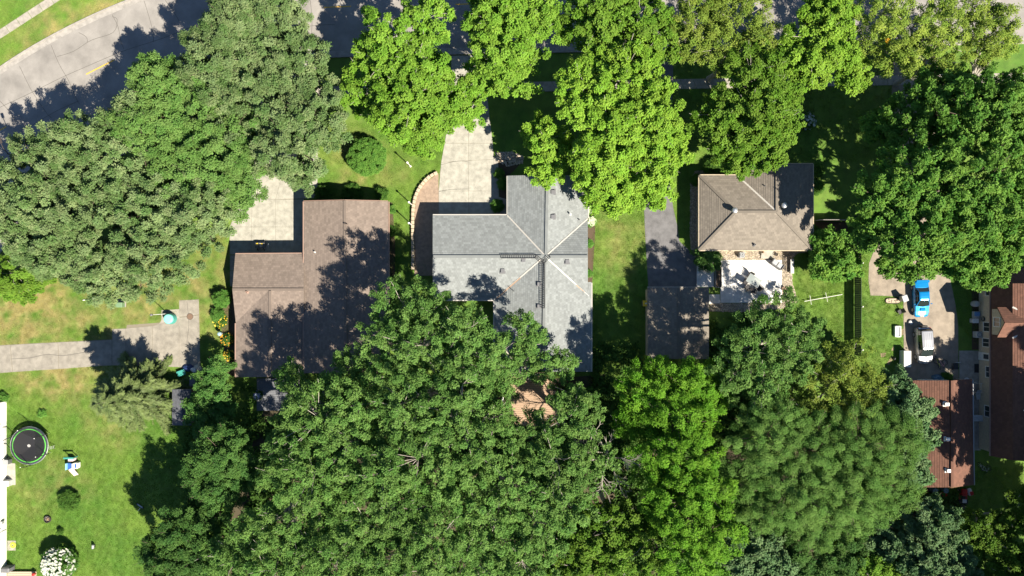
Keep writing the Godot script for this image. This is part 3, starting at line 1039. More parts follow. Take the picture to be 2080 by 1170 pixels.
	pipe_vent(o, 2078, 833, 5.2, M.white, 0.08, 0.5)

	# its garage
	var g := thing("red_roof_garage", "long garage with red brown gable roof and three square vents beside the dark trees", "garage")
	e = 2.6
	r = 4.1
	slope(g, [[1853, 773, e], [1934, 773, r], [1934, 990, r], [1853, 990, e]], m)
	slope(g, [[1934, 773, r], [1975, 770, e], [1978, 985, e], [1934, 990, r]], m)
	var fa := W(1853, 773, e)
	var fb := W(1975, 990, e)
	walls(g, rect_m(fa.x + 0.3, fa.z + 0.25, fb.x - 0.3, fb.z - 0.25), e - 0.03, M.siding_tan)
	var xm := W(1934, 0, r).x
	gable(g, Vector3(fa.x + 0.3, e - 0.03, fa.z + 0.25), Vector3(fb.x - 0.3, e - 0.03, fa.z + 0.25), Vector3(xm, r - 0.25, fa.z + 0.25), M.siding_tan, Vector3(0, 0, -1))
	gable(g, Vector3(fa.x + 0.3, e - 0.03, fb.z - 0.25), Vector3(fb.x - 0.3, e - 0.03, fb.z - 0.25), Vector3(xm, r - 0.25, fb.z - 0.25), M.siding_tan, Vector3(0, 0, 1))
	edge_bar("ridge_cap", g, W(1934, 773, r + 0.05), W(1934, 990, r + 0.05), 0.3, 0.06, m)
	for v in [[1923, 821], [1925, 892], [1927, 956]]:
		var bx := box_part("roof_vent", g, W(v[0], v[1], 4.02), Vector3(0.5, 0.3, 0.4), M.white, 0.04)
		box_part("base_flange", bx, Vector3(-0.05, -0.15, 0), Vector3(0.6, 0.04, 0.55), M.white, 0.01)
	box_part("garage_door", g, Vector3(W(1900, 0, 1.1).x, 1.1, fa.z + 0.2), Vector3(3.2, 2.1, 0.07), M.siding_white, 0.02)
	edge_bar("gutter", g, W(1976, 770, e - 0.04), W(1979, 985, e - 0.04), 0.11, 0.12, M.grey_metal)

func house_white() -> void:
	# white walled house cut by the left edge of the frame
	var o := thing("white_house", "bright white siding wall of the house at the left edge", "house")
	var x1 := W(13.5, 0).x
	var z0 := W(0, 815).z
	var z1 := W(0, 1300).z
	walls(o, rect_m(x1 - 8.0, z0, x1, z1), 2.8, M.siding_white)
	for i in 14:
		var y0 := 0.1 + i * 0.19
		var st := tool()
		face(st, [Vector3(x1 + 0.03, y0, z0), Vector3(x1 + 0.03, y0, z1), Vector3(x1 + 0.006, y0 + 0.19, z1), Vector3(x1 + 0.006, y0 + 0.19, z0)], Vector3(1, 0.1, 0))
		face(st, [Vector3(x1 + 0.03, y0, z0), Vector3(x1 + 0.03, y0, z1), Vector3(x1, y0, z1), Vector3(x1, y0, z0)], Vector3.DOWN)
		part("siding_board", st, M.siding_white, o)
	slope_m(o, [Vector3(x1 + 0.25, 2.75, z0 - 0.3), Vector3(x1 - 4.0, 4.0, z0 - 0.3), Vector3(x1 - 4.0, 4.0, z1), Vector3(x1 + 0.25, 2.75, z1)], M.roof_grey)
	slope_m(o, [Vector3(x1 - 8.25, 2.75, z0 - 0.3), Vector3(x1 - 4.0, 4.0, z0 - 0.3), Vector3(x1 - 4.0, 4.0, z1), Vector3(x1 - 8.25, 2.75, z1)], M.roof_grey)
	gable(o, Vector3(x1, 2.75, z0), Vector3(x1 - 8.0, 2.75, z0), Vector3(x1 - 4.0, 3.85, z0), M.siding_white, Vector3(0, 0, -1))
	window(o, Vector3(x1 + 0.05, 1.6, W(0, 870).z), 1.2, 1.0, 1, 0)
	window(o, Vector3(x1 + 0.05, 1.6, W(0, 1080).z), 1.2, 1.0, 1, 0)
	box_part("meter_box", o, Vector3(x1 + 0.12, 0.9, W(0, 1056).z), Vector3(0.22, 0.5, 0.35), M.grey_metal, 0.03)
	var st := tool()
	bar(st, Vector3(x1 + 0.08, 0.2, W(0, 1075).z), Vector3(x1 + 0.08, 2.6, W(0, 1075).z), 0.03)
	part("conduit", st, M.grey_metal, o)

func small_buildings() -> void:
	var o := thing("tan_garage", "detached garage with tan shingle roof at the end of the asphalt drive", "garage")
	var e := 2.5
	var r := 3.5
	slope(o, [[1315, 584, e], [1379, 584, r], [1379, 729, r], [1316, 729, e]], M.roof_tan)
	slope(o, [[1379, 584, r], [1440, 584, e], [1440, 729, e], [1379, 729, r]], M.roof_tan)
	var f := eave_rect(1315, 584, 1440, 729, e, 0.25)
	walls(o, f, e - 0.03, M.siding_tan)
	gable(o, Vector3(f[0].x, e - 0.03, f[0].y), Vector3(f[1].x, e - 0.03, f[1].y), Vector3((f[0].x + f[1].x) * 0.5, r - 0.2, f[0].y), M.siding_tan, Vector3(0, 0, -1))
	gable(o, Vector3(f[3].x, e - 0.03, f[3].y), Vector3(f[2].x, e - 0.03, f[2].y), Vector3((f[2].x + f[3].x) * 0.5, r - 0.2, f[3].y), M.siding_tan, Vector3(0, 0, 1))
	edge_bar("ridge_cap", o, W(1379, 584, r + 0.05), W(1379, 729, r + 0.05), 0.3, 0.05, M.roof_tan)
	edge_bar("fascia", o, W(1315, 583, e - 0.02), W(1379, 583, r - 0.02), 0.05, 0.2, M.flashing)
	edge_bar("fascia", o, W(1379, 583, r - 0.02), W(1440, 583, e - 0.02), 0.05, 0.2, M.flashing)
	box_part("garage_door", o, Vector3((f[0].x + f[1].x) * 0.5, 1.1, f[0].y - 0.04), Vector3(4.6, 2.1, 0.07), M.white, 0.02)

	o = thing("garden_shed", "small shed with dark slate grey roof beside the spruce", "shed")
	e = 2.0
	r = 2.5
	slope(o, [[350, 791, e], [369, 791, r], [369, 864, r], [350, 864, e]], M.roof_shed)
	slope(o, [[369, 791, r], [388, 791, e], [388, 864, e], [369, 864, r]], M.roof_shed)
	f = eave_rect(350, 791, 388, 864, e, 0.15)
	walls(o, f, e - 0.02, M.siding_brown)
	gable(o, Vector3(f[3].x, e - 0.02, f[3].y), Vector3(f[2].x, e - 0.02, f[2].y), Vector3((f[2].x + f[3].x) * 0.5, r - 0.1, f[3].y), M.siding_brown, Vector3(0, 0, 1))
	gable(o, Vector3(f[0].x, e - 0.02, f[0].y), Vector3(f[1].x, e - 0.02, f[1].y), Vector3((f[0].x + f[1].x) * 0.5, r - 0.1, f[0].y), M.siding_brown, Vector3(0, 0, -1))
	box_part("door", o, Vector3((f[0].x + f[1].x) * 0.5, 0.95, f[3].y + 0.03), Vector3(0.9, 1.8, 0.05), M.wood, 0.01)
# ---------- drives, beds, walls, fence ----------
func yard_features() -> void:
	# concrete drive of the brown house
	var d := setting("driveway_brown_house")
	sheet("drive_bed", [[466, 517], [466, 461], [492, 430], [518, 340], [528, 116], [652, 112], [645, 330], [644, 402], [618, 404], [618, 517]], 0.006, M.joint, d)
	slab_field("slab", [[[528, 117], [590, 117], [651, 113]], [[526, 170], [588, 170], [649, 168]], [[524, 230], [584, 230], [647, 228]], [[521, 290], [580, 290], [646, 288]], [[516, 345], [576, 345], [645, 343]], [[500, 405], [560, 405], [645, 402]]], M.concrete, d, 0.035, 0.025)
	slab_field("slab", [[[488, 405], [512, 405], [560, 405], [617, 405]], [[467, 461], [511, 461], [560, 461], [617, 461]], [[467, 517], [511, 517], [560, 517], [617, 517]]], M.concrete, d, 0.035, 0.025)
	slab_field("slab", [[[467, 518], [482, 518]], [[467, 550], [482, 550]], [[467, 582], [482, 582]]], M.walk, d)
	pave([[466, 580], [466, 461], [492, 430], [518, 340], [528, 116], [652, 112], [645, 402], [618, 404], [618, 517]])
	# concrete drive of the grey house
	d = setting("driveway_grey_house")
	sheet("drive_bed", [[917, 112], [985, 112], [990, 200], [1003, 310], [1004, 440], [890, 440], [893, 352], [908, 270], [915, 200]], 0.006, M.joint, d)
	var rows := []
	for r in [[113, 917, 986], [160, 916, 988], [205, 914, 991], [250, 910, 996], [291, 903, 1001], [330, 896, 1003], [388, 891, 1003], [442, 891, 1003]]:
		rows.append([[r[1], r[0]], [952, r[0] - (4 if r[0] == 330 else 0)], [r[2], r[0] - (6 if r[0] == 330 else 0)]])
	slab_field("slab", rows, M.concrete, d, 0.035, 0.035)
	var st := tool()
	strip(st, smooth_px([[895, 335], [915, 330], [935, 327], [951, 329]], 4), 0.04, 0.045)
	strip(st, smooth_px([[892, 389], [915, 385], [951, 384]], 4), 0.04, 0.045)
	part("crack", st, M.crack, d)
	pave([[917, 112], [985, 112], [990, 200], [1003, 310], [1004, 440], [838, 545], [838, 440], [850, 385], [893, 350], [908, 270], [915, 200]])
	sheet("front_path", [[1003, 318], [1012, 318], [1013, 400], [1030, 405], [1030, 437], [1003, 437]], 0.03, M.walk, null, true)
	pave([[1003, 318], [1012, 318], [1032, 330], [1032, 437], [1003, 437]])
	# brick paver pad and its edging of pale stone blocks
	sheet("paver_pad", [[891, 352], [868, 366], [853, 384], [845, 405], [842, 440], [842, 560], [886, 560], [886, 441], [891, 441]], 0.03, M.paver, null, true)
	var edge := thing("stone_edging", "curved edging wall of pale tan stone blocks beside the paver pad", "edging")
	var line := smooth_px([[889, 351], [872, 360], [856, 377], [846, 395], [841, 415], [839, 440], [839, 480], [839, 520], [839, 548]], 10)
	var c2 := Curve2D.new()
	for p in line:
		c2.add_point(p)
	var n := int(c2.get_baked_length() / 0.47)
	for i in n:
		var p := c2.sample_baked((i + 0.5) * c2.get_baked_length() / n)
		var q := c2.sample_baked((i + 0.9) * c2.get_baked_length() / n)
		var dir := q - p
		box_part("stone", edge, Vector3(p.x, 0.22, p.y), Vector3(0.34 + rr(-0.03, 0.03), 0.46 + rr(-0.03, 0.03), 0.44), M.wall_stone, 0.04, rad_to_deg(atan2(dir.x, dir.y)) + rr(-3, 3))
	for k in [[834, 338, "tall white pole on the lawn nearest the round shrub"], [837, 416, "tall white pole beside the middle of the stone edging"], [837, 457, "tall white pole beside the shaded end of the stone edging"]]:
		var o := thing("white_pole", k[2], "pole", W(k[0], k[1]), 0.0, "white poles by the stone edging")
		st = tool()
		cyl(st, 0.055, 0.0, 2.55, 10)
		part("post", st, M.white, o)
		st = tool()
		lathe(st, [Vector2(0.1, 2.5), Vector2(0.13, 2.62), Vector2(0.09, 2.74), Vector2(0, 2.77)], 12)
		part("cap", st, M.white, o)
		st = tool()
		cyl(st, 0.11, 0.0, 0.06, 12)
		part("base", st, M.white, o)
	# asphalt drive
	sheet("asphalt_drive", [[1312, 110], [1368, 110], [1364, 250], [1362, 390], [1368, 425], [1376, 460], [1380, 490], [1396, 505], [1416, 530], [1416, 586], [1317, 586], [1313, 520], [1310, 470], [1308, 420], [1310, 300]], 0.02, M.asphalt)
	pave([[1312, 110], [1368, 110], [1362, 390], [1380, 490], [1416, 530], [1416, 586], [1317, 586], [1308, 420]])
	# beds of river stone round the tan house
	gravel("gravel_bed", [[1403, 362], [1412, 348], [1440, 344], [1440, 360], [1425, 362], [1425, 500], [1440, 505], [1640, 505], [1640, 512], [1622, 514], [1612, 522], [1609, 540], [1609, 575], [1614, 590], [1620, 612], [1600, 625], [1560, 630], [1500, 634], [1441, 632], [1441, 616], [1588, 616], [1588, 529], [1463, 529], [1440, 528], [1410, 522], [1403, 505], [1401, 480]], Color(0.34, 0.295, 0.23), 5600)
	gravel("front_gravel_bed", [[1006, 310], [1040, 308], [1064, 318], [1062, 332], [1030, 338], [1010, 328]], Color(0.40, 0.34, 0.27), 480)
	sheet("entry_bed", [[1012, 320], [1060, 330], [1031, 360], [1031, 432], [1014, 398]], 0.012, M.mulch)
	sheet("side_bed", [[1190, 400], [1206, 400], [1209, 470], [1203, 575], [1192, 575]], 0.012, M.mulch)
	sheet("flower_bed", [[455, 600], [480, 590], [480, 765], [462, 760], [452, 680], [444, 640]], 0.012, M.mulch)
	sheet("rear_bed", [[789, 410], [797, 412], [803, 500], [802, 560], [789, 560]], 0.012, M.mulch)
	pave([[1190, 400], [1206, 400], [1203, 575], [1192, 575]])
	# patio: big white slabs
	d = setting("patio")
	slab_field("slab", [[[1463, 528], [1494, 528], [1526, 528], [1557, 528], [1588, 528]], [[1463, 557], [1494, 557], [1526, 557], [1557, 557], [1588, 557]], [[1463, 586], [1494, 586], [1526, 586], [1557, 586], [1588, 586]], [[1463, 615], [1494, 615], [1526, 615], [1557, 615], [1588, 615]]], M.patio, d, 0.06, 0.012)
	slab_field("slab", [[[1440, 598], [1462, 598]], [[1440, 617], [1462, 616]]], M.patio, d, 0.06, 0.012)
	slab_field("slab", [[[1415, 533], [1450, 533]], [[1415, 583], [1450, 583]]], M.patio, d, 0.06, 0.012)
	pave([[1400, 345], [1440, 344], [1640, 510], [1612, 525], [1615, 600], [1590, 628], [1440, 634], [1415, 584]])
	var o := thing("raised_planter", "narrow dark timber planter between the patio and the garage", "planter", W(1457, 565))
	for s in [-1.0, 1.0]:
		box_part("side_board", o, Vector3(s * 0.33, 0.3, 0), Vector3(0.06, 0.6, 2.2), M.deck_grey, 0.01)
		box_part("end_board", o, Vector3(0, 0.3, s * 1.07), Vector3(0.6, 0.6, 0.06), M.deck_grey, 0.01)
	box_part("soil", o, Vector3(0, 0.24, 0), Vector3(0.6, 0.45, 2.08), M.mulch, 0.01)
	o = thing("doorstep", "pale tan concrete steps at the back door of the bungalow", "step", W(1557, 514))
	box_part("step", o, Vector3(0, 0.18, -0.1), Vector3(1.45, 0.36, 0.75), M.concrete, 0.02)
	box_part("step", o, Vector3(0, 0.09, 0.45), Vector3(1.45, 0.18, 0.4), M.concrete, 0.02)
	# old grey pad and lane at the left
	d = setting("concrete_lane")
	sheet("lane_bed", [[-60, 706], [0, 701], [228, 689], [228, 668], [256, 668], [258, 660], [330, 655], [364, 640], [364, 610], [404, 608], [406, 690], [407, 745], [200, 742], [0, 758], [-60, 762]], 0.006, M.joint, d)
	slab_field("slab", [[[-60, 705], [21, 700], [118, 695], [228, 690]], [[-60, 761], [26, 756], [120, 750], [228, 742]]], M.concrete_grey, d, 0.03, 0.06)
	slab_field("slab", [[[228, 668], [256, 667], [310, 662], [364, 645], [405, 640]], [[228, 742], [256, 743], [310, 744], [364, 746], [407, 747]]], M.concrete_grey, d, 0.03, 0.04)
	slab_field("slab", [[[364, 610], [404, 608]], [[364, 644], [405, 639]]], M.concrete_grey, d, 0.03, 0.03)
	st = tool()
	strip(st, smooth_px([[24, 729], [60, 727], [95, 720], [130, 722], [180, 714]], 4), 0.05, 0.039)
	strip(st, smooth_px([[380, 612], [384, 660], [380, 700], [386, 744]], 4), 0.04, 0.039)
	part("crack", st, M.crack, d)
	pave([[-60, 706], [0, 701], [228, 689], [228, 668], [364, 640], [364, 610], [404, 608], [407, 747], [200, 742], [0, 758], [-60, 762]])
	# gravelly drive and slab by the red roofed house
	sheet("gravel_drive", [[1775, 510], [1800, 420], [1815, 112], [1905, 108], [1905, 300], [1915, 480], [1931, 572], [1941, 620], [1946, 660], [1947, 775], [1836, 775], [1835, 604], [1800, 601], [1768, 600], [1764, 570], [1765, 535]], 0.02, M.tan_drive)
	pave([[1775, 510], [1800, 420], [1815, 112], [1905, 108], [1915, 480], [1946, 660], [1992, 712], [1990, 950], [1836, 775], [1835, 604], [1768, 600], [1764, 535]])
	d = setting("side_yard_slab")
	slab_field("slab", [[[1948, 712], [1992, 712]], [[1948, 772], [1992, 772]]], M.walk, d, 0.04, 0.03)
	slab_field("slab", [[[1970, 772], [1992, 772]], [[1970, 850], [1992, 850]], [[1970, 915], [1992, 915]]], M.walk, d, 0.04, 0.03)
	for q in [[[1788, 718], [1800, 716], [1798, 724], [1790, 726]], [[1800, 740], [1812, 722], [1815, 728], [1806, 742]], [[1810, 712], [1816, 700], [1817, 712]], [[1830, 670], [1837, 665], [1836, 680], [1830, 682]], [[1738, 507], [1745, 505], [1748, 520], [1742, 530]], [[1795, 530], [1815, 525], [1808, 535], [1798, 537]]]:
		sheet("bare_patch", q, 0.005, M.bare_soil)
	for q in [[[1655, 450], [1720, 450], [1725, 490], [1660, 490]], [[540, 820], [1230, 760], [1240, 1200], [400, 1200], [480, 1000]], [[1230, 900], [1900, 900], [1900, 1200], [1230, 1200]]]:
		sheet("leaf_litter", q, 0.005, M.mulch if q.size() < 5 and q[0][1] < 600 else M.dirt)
	# picket fence, slat by slat
	o = thing("slat_fence", "dark green slatted fence between the bungalow lawn and the gravel drive", "fence")
	var x := W(1735, 0).x
	var z0 := W(0, 440).z
	var z1 := W(0, 720).z
	var i := 0
	var z := z0
	while z < z1:
		box_part("slat", o, Vector3(x, 0.92, z), Vector3(0.03, 1.66, 0.19), M.fence, 0.006)
		z += 0.215
		i += 1
	for y in [0.3, 0.9, 1.55]:
		box_part("rail", o, Vector3(x + 0.05, y, (z0 + z1) * 0.5), Vector3(0.05, 0.09, z1 - z0), M.fence, 0.01)
	for py in [446, 535, 622, 708]:
		var pp := box_part("post", o, Vector3(x + 0.13, 0.9, W(0, py).z), Vector3(0.1, 1.8, 0.1), M.fence, 0.01)
		st = tool()
		lathe(st, [Vector2(0.09, 0.9), Vector2(0.09, 0.94), Vector2(0.05, 0.99), Vector2(0, 1.01)], 10)
		part("post_cap", st, M.white, pp)
	o = thing("board_fence", "short weathered grey board fence running from the bungalow to the slatted fence", "fence")
	for k in 16:
		box_part("board", o, Vector3(W(1656 + k * 4.0, 0).x, 0.7, W(0, 448).z), Vector3(0.2, 1.4, 0.03), M.deck_grey, 0.006)
	box_part("rail", o, Vector3(W(1686, 0).x, 1.35, W(0, 448).z + 0.04), Vector3(3.7, 0.09, 0.05), M.walk, 0.01)
	# back decks
	o = thing("wooden_deck", "orange tan plank deck behind the grey house half hidden under trees", "deck", W(1075, 808))
	for k in 26:
		box_part("board", o, Vector3(0, 0.5 + rr(-0.004, 0.004), -2.95 + k * 0.24), Vector3(6.3 if k > 8 else 5.4, 0.05, 0.22), M.deck, 0.008)
	for s in [-1.0, 1.0]:
		for q in [-2.6, 0.0, 2.9]:
			box_part("post", o, Vector3(s * (2.6 if q < -2 else 3.0), 0.24, q), Vector3(0.12, 0.48, 0.12), M.wood, 0.01)
	box_part("beam", o, Vector3(0, 0.42, 2.9), Vector3(6.0, 0.12, 0.12), M.wood, 0.01)
	var rail := Node3D.new()
	rail.name = "railing"
	o.add_child(rail)
	box_part("handrail", rail, Vector3(-3.08, 1.45, 0.9), Vector3(0.14, 0.06, 4.4), M.white, 0.01)
	for k in 18:
		box_part("baluster", rail, Vector3(-3.08, 0.98, -1.2 + k * 0.245), Vector3(0.05, 0.9, 0.05), M.white, 0.006)
	o = thing("dark_deck", "dark grey plank deck at the back of the brown house", "deck", W(555, 800))
	for k in 18:
		box_part("board", o, Vector3(0, 0.35 + rr(-0.003, 0.003), -1.75 + k * 0.21), Vector3(3.6, 0.05, 0.19), M.deck_grey, 0.008)
	for s in [-1.0, 1.0]:
		for q in [-1.6, 1.6]:
			box_part("post", o, Vector3(s * 1.6, 0.16, q), Vector3(0.12, 0.33, 0.12), M.wood, 0.01)

func gravel(called: String, pts: Array, col: Color, count: int) -> void:
	sheet(called + "_base", pts, 0.01, M.rock_bed)
	var poly := px_poly(pts)
	var lo := poly[0]
	var hi := poly[0]
	for p in poly:
		lo = lo.min(p)
		hi = hi.max(p)
	var st := tool()
	lathe(st, [Vector2(0, -0.4), Vector2(0.8, -0.25), Vector2(1.0, 0.1), Vector2(0.75, 0.5), Vector2(0, 0.68)], 7)
	var b := PackedFloat32Array()
	var tries := 0
	var n := 0
	while n < count and tries < count * 30:
		tries += 1
		var p := Vector2(rr(lo.x, hi.x), rr(lo.y, hi.y))
		if not Geometry2D.is_point_in_polygon(p, poly):
			continue
		n += 1
		var s := rr(0.035, 0.09)
		var bs := Basis(Vector3.UP, rr(0, TAU)).scaled(Vector3(s * rr(0.8, 1.4), s * 0.7, s))
		var k := rr(0.55, 1.35)
		put(b, Transform3D(bs, Vector3(p.x, 0.02, p.y)), Color(col.r * k, col.g * k * rr(0.95, 1.03), col.b * k * rr(0.85, 1.1)))
	var o := scatter(called, st.commit(), M.rock, b, self)
	o.set_meta("kind", "stuff")
	o.set_meta("label", "tan and white river stones in the bed by the bungalow" if called == "gravel_bed" else "pale stones in the small front bed of the grey house")
	o.set_meta("category", "gravel")

func put(b: PackedFloat32Array, t: Transform3D, c: Color) -> void:
	b.append_array([t.basis.x.x, t.basis.y.x, t.basis.z.x, t.origin.x, t.basis.x.y, t.basis.y.y, t.basis.z.y, t.origin.y, t.basis.x.z, t.basis.y.z, t.basis.z.z, t.origin.z, c.r, c.g, c.b, 1.0])

func scatter(called: String, mesh: Mesh, m: Material, b: PackedFloat32Array, parent: Node) -> MultiMeshInstance3D:
	var mm := MultiMesh.new()
	mm.transform_format = MultiMesh.TRANSFORM_3D
	mm.use_colors = true
	mm.mesh = mesh
	mm.instance_count = b.size() / 16
	mm.buffer = b
	var o := MultiMeshInstance3D.new()
	o.name = called
	o.multimesh = mm
	o.material_override = m
	parent.add_child(o, true)
	return o

# ---------- vehicles ----------
func wheel(parent: Node, at: Vector3, r: float, w: float) -> void:
	var t := Transform3D(Basis(Vector3.FORWARD, PI / 2), Vector3.ZERO)
	var st := tool()
	lathe(st, [Vector2(r * 0.62, -w * 0.45), Vector2(r * 0.9, -w * 0.5), Vector2(r, -w * 0.3), Vector2(r, w * 0.3), Vector2(r * 0.9, w * 0.5), Vector2(r * 0.62, w * 0.45)], 20, t)
	var o := Node3D.new()
	o.name = "wheel"
	parent.add_child(o, true)
	o.position = at
	part("tyre", st, M.rubber, o)
	st = tool()
	lathe(st, [Vector2(0, -w * 0.38), Vector2(r * 0.4, -w * 0.34), Vector2(r * 0.64, -w * 0.46), Vector2(r * 0.64, w * 0.46), Vector2(r * 0.4, w * 0.34), Vector2(0, w * 0.38)], 20, t)
	part("rim", st, M.metal, o)

func hull(pts: Array, n := 5) -> Array:
	# one cross-section of a body: [z, half width, low y, high y, roundness]
	var z: float = pts[0]
	var hw: float = pts[1]
	var y0: float = pts[2]
	var y1: float = pts[3]
	var k: float = pts[4]
	var mid := lerpf(y0, y1, 0.55)
	var r := []
	for q in [[-1.0, y0, 0.92], [-1.0, mid, 1.0], [-1.0, lerpf(mid, y1, 0.7), 0.97], [-1.0, y1 - 0.02, 1.0 - k], [-0.5, y1 + 0.015, 0.5 / 0.5], [0.0, y1 + 0.03, 0.0]]:
		var xx: float = q[0] * hw * q[2]
		if q[0] == -0.5:
			xx = -hw * (1.0 - k) * 0.55
		r.append(Vector3(xx, q[1], z))
	for i in [4, 3, 2, 1, 0]:
		r.append(Vector3(-r[i].x, r[i].y, z))
	return r

func car(called: String, label: String, category: String, at: Vector3, turn: float, m: Material, suv: bool) -> void:
	# front towards +z (down the picture)
	var o := thing(called, label, category, at, turn)
	var rings := []
	var L := 2.18 if not suv else 2.12
	if not suv:
		for s in [[-L, 0.62, 0.35, 0.78, 0.2], [-L + 0.08, 0.78, 0.25, 0.90, 0.14], [-L + 0.4, 0.84, 0.22, 0.97, 0.1], [-1.3, 0.86, 0.2, 0.97, 0.08], [-0.9, 0.87, 0.2, 0.93, 0.06], [0.4, 0.87, 0.2, 0.92, 0.06], [0.75, 0.86, 0.2, 0.93, 0.08], [1.5, 0.85, 0.22, 0.82, 0.12], [1.9, 0.80, 0.24, 0.70, 0.16], [2.1, 0.70, 0.28, 0.62, 0.2], [L, 0.5, 0.34, 0.5, 0.25]]:
			rings.append(hull(s))
	else:
		for s in [[-L, 0.66, 0.4, 0.95, 0.14], [-L + 0.08, 0.80, 0.3, 1.05, 0.1], [-1.6, 0.86, 0.26, 1.06, 0.06], [-0.5, 0.87, 0.25, 1.04, 0.05], [0.7, 0.87, 0.25, 1.03, 0.06], [1.05, 0.86, 0.25, 1.02, 0.08], [1.6, 0.84, 0.27, 0.95, 0.12], [1.92, 0.78, 0.3, 0.82, 0.18], [L, 0.55, 0.36, 0.62, 0.24]]:
			rings.append(hull(s))
	var st := tool()
	loft(st, rings)
	part("body", st, m, o)
	# cabin: belt line corners and roof corners
	var bz := [-1.35, 0.95] if not suv else [-2.02, 1.32]
	var rz := [-0.78, 0.2] if not suv else [-1.72, 0.38]
	var by := 0.93 if not suv else 1.04
	var ry := 1.40 if not suv else 1.62
	var bw := 0.80
	var rw := 0.56 if not suv else 0.64
	var roof := tool()
	var zs := [rz[0], rz[0] + 0.12, (rz[0] + rz[1]) * 0.5, rz[1] - 0.12, rz[1]]
	var up := [0.0, 0.035, 0.055, 0.035, 0.0]
	var ra := []
	for i in 5:
		var row := []
		for x in [-1.0, -0.75, 0.0, 0.75, 1.0]:
			row.append(Vector3(x * rw, ry + up[i] * (1.0 - 0.35 * absf(x)) - (0.03 if absf(x) == 1.0 else 0.0), zs[i]))
		ra.append(row)
	for i in 4:
		for k in 4:
			face(roof, [ra[i][k], ra[i][k + 1], ra[i + 1][k + 1], ra[i + 1][k]], Vector3.UP)
	part("roof", roof, m, o)
	var corner := func(x: float, top: bool, e: int) -> Vector3:
		return Vector3(x * (rw if top else bw), ry - 0.03 if top else by, rz[e] if top else bz[e])
	var g := tool()
	face(g, [Vector3(-rw, ry - 0.03, rz[1]), Vector3(rw, ry - 0.03, rz[1]), Vector3(bw * 0.93, by, bz[1] - 0.1), Vector3(0, by + 0.01, bz[1] + 0.02), Vector3(-bw * 0.93, by, bz[1] - 0.1)], Vector3(0, 1, 1))
	part("windscreen", g, M.car_glass, o)
	g = tool()
	face(g, [Vector3(-rw, ry - 0.03, rz[0]), Vector3(rw, ry - 0.03, rz[0]), Vector3(bw * 0.92, by, bz[0] + 0.06), Vector3(-bw * 0.92, by, bz[0] + 0.06)], Vector3(0, 1, -1))
	part("rear_window", g, M.car_glass, o)
	for s in [-1.0, 1.0]:
		g = tool()
		face(g, [corner.call(s, true, 0), corner.call(s, true, 1), Vector3(s * bw, by, bz[1] - 0.25), Vector3(s * bw, by, bz[0] + 0.2)], Vector3(s, 0.3, 0))
		part("side_window", g, M.car_glass, o)
		st = tool()
		for e in [0, 1]:
			tube(st, [corner.call(s, true, e), Vector3(s * bw * 0.93, by, bz[e] + (0.06 if e == 0 else -0.1))], [0.035, 0.045])
		tube(st, [corner.call(s, true, 0), corner.call(s, true, 1)], [0.035, 0.035])
		tube(st, [Vector3(s * (rw + 0.01), ry - 0.04, -0.3), Vector3(s * bw, by, -0.3)], [0.035, 0.04])
		part("pillar", st, m if not suv else M.black, o)
		var mr := tool()
		bev(mr, Vector3(s * (bw + 0.17), by + 0.1, bz[1] - 0.32), Vector3(0.2, 0.13, 0.11), 0.03)
		part("mirror", mr, m if not suv else M.black, o)
		var hl := tool()
		bev(hl, Vector3(s * 0.58, 0.69 if not suv else 0.82, L - 0.27), Vector3(0.3, 0.1, 0.34), 0.04, Transform3D(Basis(Vector3.UP, -s * 0.25), Vector3(0, 0, 0)))
		part("headlight", hl, M.flashing, o)
		var tl := tool()
		bev(tl, Vector3(s * 0.66, 0.8 if not suv else 0.95, -L + 0.1), Vector3(0.22, 0.16, 0.14), 0.03)
		part("tail_light", tl, M.tail_red, o)
		for z in [-1.28, 1.32]:
			wheel(o, Vector3(s * 0.79, 0.32, z), 0.32, 0.2)
	if not suv:
		st = tool()
		bev(st, Vector3(0, 0.93, 1.28), Vector3(0.62, 0.09, 0.36), 0.04)
		var sc := part("hood_scoop", st, m, o)
		st = tool()
		bev(st, Vector3(0, 0.945, 1.46), Vector3(0.5, 0.05, 0.03), 0.008)
		part("intake", st, M.black, sc)
		st = tool()
		bev(st, Vector3(0, 1.2, -L + 0.2), Vector3(1.5, 0.04, 0.3), 0.015)
		var sp := part("spoiler", st, m, o)
		for s in [-1.0, 1.0]:
			st = tool()
			bev(st, Vector3(s * 0.6, 1.08, -L + 0.22), Vector3(0.05, 0.24, 0.18), 0.01)
			part("spoiler_post", st, m, sp)
	else:
		for i in 5:
			st = tool()
			bev(st, Vector3(-0.42 + i * 0.21, ry + 0.05, -0.65), Vector3(0.03, 0.03, 1.7), 0.008)
			part("roof_rib", st, m, o)
		st = tool()
		bev(st, Vector3(0, 0.9, -L - 0.12), Vector3(0.7, 0.66, 0.2), 0.08)
		part("spare_wheel_cover", st, M.black, o)
	st = tool()
	bev(st, Vector3(0, 0.4, L - 0.04), Vector3(1.1, 0.14, 0.06), 0.02)
	part("grille", st, M.black, o)
	box_part("interior", o, Vector3(0, (by + 0.5) * 0.5 + 0.15, (bz[0] + bz[1]) * 0.5), Vector3(1.2, 0.4, 1.3), M.black, 0.1)

func vehicles() -> void:
	car("parked_car", "bright blue sedan with hood scoop and rear spoiler on gravel drive", "car", W(1864.5, 606), 2.0, M.car_blue, false)
	car("parked_suv", "silver boxy car with pale ribbed roof parked by the red roofed garage", "car", W(1869.5, 700.5), 4.0, M.car_silver, true)

